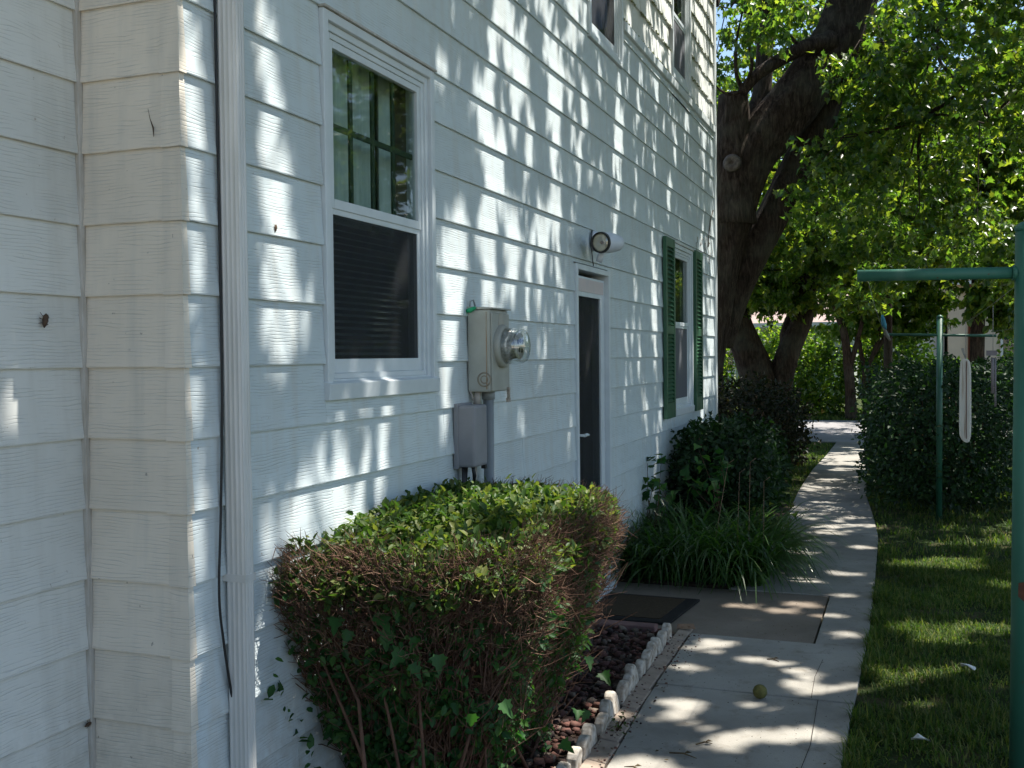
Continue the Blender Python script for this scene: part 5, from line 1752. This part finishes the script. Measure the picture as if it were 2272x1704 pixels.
F = (np.arange(nb) * (2 * seg + 2))[:, None, None] + q[None]
tag(np_mesh('blades', V.reshape(-1, 3), F.reshape(-1, 4), M['lily'], ly, (-1.3, 7.4, 0), True), kind='stuff')
for i, (x, y, x2, y2, z2) in enumerate([(-1.28, 7.15, -1.17, 7.3, .78), (-1.10, 7.2, -1.09, 7.3, .72), (-1.02, 7.2, -1.01, 7.25, .80), (-.93, 7.3, -.93, 7.35, .66)]):
    MB().tube([(x, y, 0), ((x + x2) / 2, (y + y2) / 2, z2 * .5), (x2, y2, z2)], [.0022, .002, .0014], 5).tube([(x2, y2, z2), (x2 + .04, y2, z2 + .03)], .002, 4).build('dry_stalk', M['dry'], ly)

# small leafy plants at the wall and path edge
def sprig(label, base, n, h, size, mat, seed, spread=.2):
    r = np.random.default_rng(seed)
    root = empty('seedling', base, label, 'plant')
    m = MB(); Pl = []
    for i in range(n):
        a = r.uniform(0, 6.28); e = np.array(base) + np.array([math.cos(a) * spread * r.random(), math.sin(a) * spread * r.random(), h * r.uniform(.5, 1)])
        mid = (np.array(base) + e) / 2 + r.normal(size=3) * .03
        m.tube([base, tuple(mid), tuple(e)], [.004, .003, .0015], 5)
        for t in np.linspace(.3, 1, 8):
            Pl.append(mid * (1 - t) + e * t + r.normal(size=3) * .02)
    m.build('stems', M['twig'], root)
    Pl = np.array(Pl); k = len(Pl)
    Pl[:, 0] = np.maximum(Pl[:, 0], WX + .03)
    D = rand_dirs(k, r); N = rand_dirs(k, r) * .4; N[:, 2] += 1
    V, F = leaf_arrays(Pl, D, N, r.uniform(.6, 1.2, k) * size, 'ivy', .2, .3)
    tag(np_mesh('leaves', V, F, mat, root, base), kind='stuff')


sprig('leafy seedling growing at the wall left of the dark rounded bush', (-1.80, 7.7, .1), 6, .75, .08, M['hedgeleaf'], 51, .22)
sprig('low leafy plant in front of the dark bush with larger pale leaves', (-1.35, 8.0, .3), 7, .55, .10, M['hedgeleaf'], 52, .3)
sprig('light green leafy plant at the walkway edge beside the dark bush', (-1.0, 8.2, .0), 12, .42, .05, M['hedgetop'], 53, .28)
sprig('tiny weed in the joint between edging foot and walkway', (-1.115, 4.08, .0), 5, .05, .018, M['hedgetop'], 54, .04)

# ------------------------------------------------------------------ grass
def grass(name, label, n, box, h, excl, seed, w=.0035, rise=.5):
    r = np.random.default_rng(seed)
    x = r.uniform(box[0], box[1], n); y = r.uniform(box[2], box[3], n)
    den = .5 + .5 * np.sin(x * 5.1 + 1.3 * np.sin(y * 3.3)) * np.sin(y * 4.3 + x * 2.2)
    den = np.clip(den + .35 * np.sin(x * 13 + 2 * np.sin(y * 7)) * np.sin(y * 11 + x * 5), 0, 1)
    k = excl(x, y) & (r.uniform(size=n) < .12 + .88 * den)
    x, y, den = x[k], y[k], den[k]; n = len(x)
    a = r.uniform(0, 6.283, n); ln = r.uniform(.2, 1.7, n)
    H = h * r.uniform(.5, 1.3, n) * (.7 + .6 * den)
    b = np.stack([x, y, np.full(n, -.022)], 1)
    s = np.stack([-np.sin(a), np.cos(a), np.zeros(n)], 1) * w
    d1 = np.stack([np.cos(a) * np.sin(ln * .5), np.sin(a) * np.sin(ln * .5), np.cos(ln * .5)], 1) * (H * .55)[:, None]
    d2 = np.stack([np.cos(a) * np.sin(ln * 1.2), np.sin(a) * np.sin(ln * 1.2), np.cos(ln * 1.2)], 1) * (H * .5)[:, None]
    V = np.stack([b - s, b + s, b + d1 + s * .7, b + d1 - s * .7, b + d1 + d2], 1)
    m = len(V)
    me_V = V.reshape(-1, 3)
    q = (np.arange(m) * 5)[:, None] + np.array([0, 1, 2, 3])[None]
    # tips as degenerate quads keep one uniform face size
    t = (np.arange(m) * 5)[:, None] + np.array([3, 2, 4])[None]
    me = bpy.data.meshes.new(name)
    me.vertices.add(len(me_V)); me.vertices.foreach_set('co', me_V.astype(np.float32).ravel())
    loops = np.concatenate([q.ravel(), t.ravel()]).astype(np.int32)
    me.loops.add(len(loops)); me.loops.foreach_set('vertex_index', loops)
    me.polygons.add(2 * m)
    ls = np.concatenate([np.arange(m) * 4, 4 * m + np.arange(m) * 3]).astype(np.int32)
    lt = np.concatenate([np.full(m, 4), np.full(m, 3)]).astype(np.int32)
    me.polygons.foreach_set('loop_start', ls); me.polygons.foreach_set('loop_total', lt)
    me.update(calc_edges=True)
    o = link_mesh(me, name, M['grass'], None, (0, 0, 0))
    return tag(o, label, kind='stuff')


RX = np.array(RE); LXe = np.array(LE)
redge = lambda y: np.interp(y, RX[:, 0], RX[:, 1])
ledge = lambda y: np.interp(y, LXe[:, 0], LXe[:, 1])
grass('grass', 'short thin lawn grass right of the walkway near the poles', 100000, (-.3, 1.6, 3.4, 8.5), .044, lambda x, y: x > redge(y) + .004 - .012 * np.sin(y * 23) - .012 * np.sin(y * 57 + 1), 61, .003)
grass('grass', 'lawn grass around the far green pole and hedge foot', 60000, (-.5, 3.4, 8.5, 17.5), .06, lambda x, y: (x > redge(y) + .005), 62, .005)
grass('grass', 'sunlit lawn grass left of the walkway beyond the dark bush', 30000, (-3.4, -1.0, 10.6, 18.8), .055, lambda x, y: x < ledge(y) - .005, 63, .005)
grass('grass', 'grass verge beyond the street', 26000, (-5, 5, 25.0, 30), .09, lambda x, y: x > -99, 64, .012)
grass('grass', 'longer grass tufts along the right edge of the walkway', 5000, (-.26, -.12, 3.4, 7.0), .085, lambda x, y: (x > redge(y) + .002) & (np.sin(y * 11) > -.2), 65, .003)
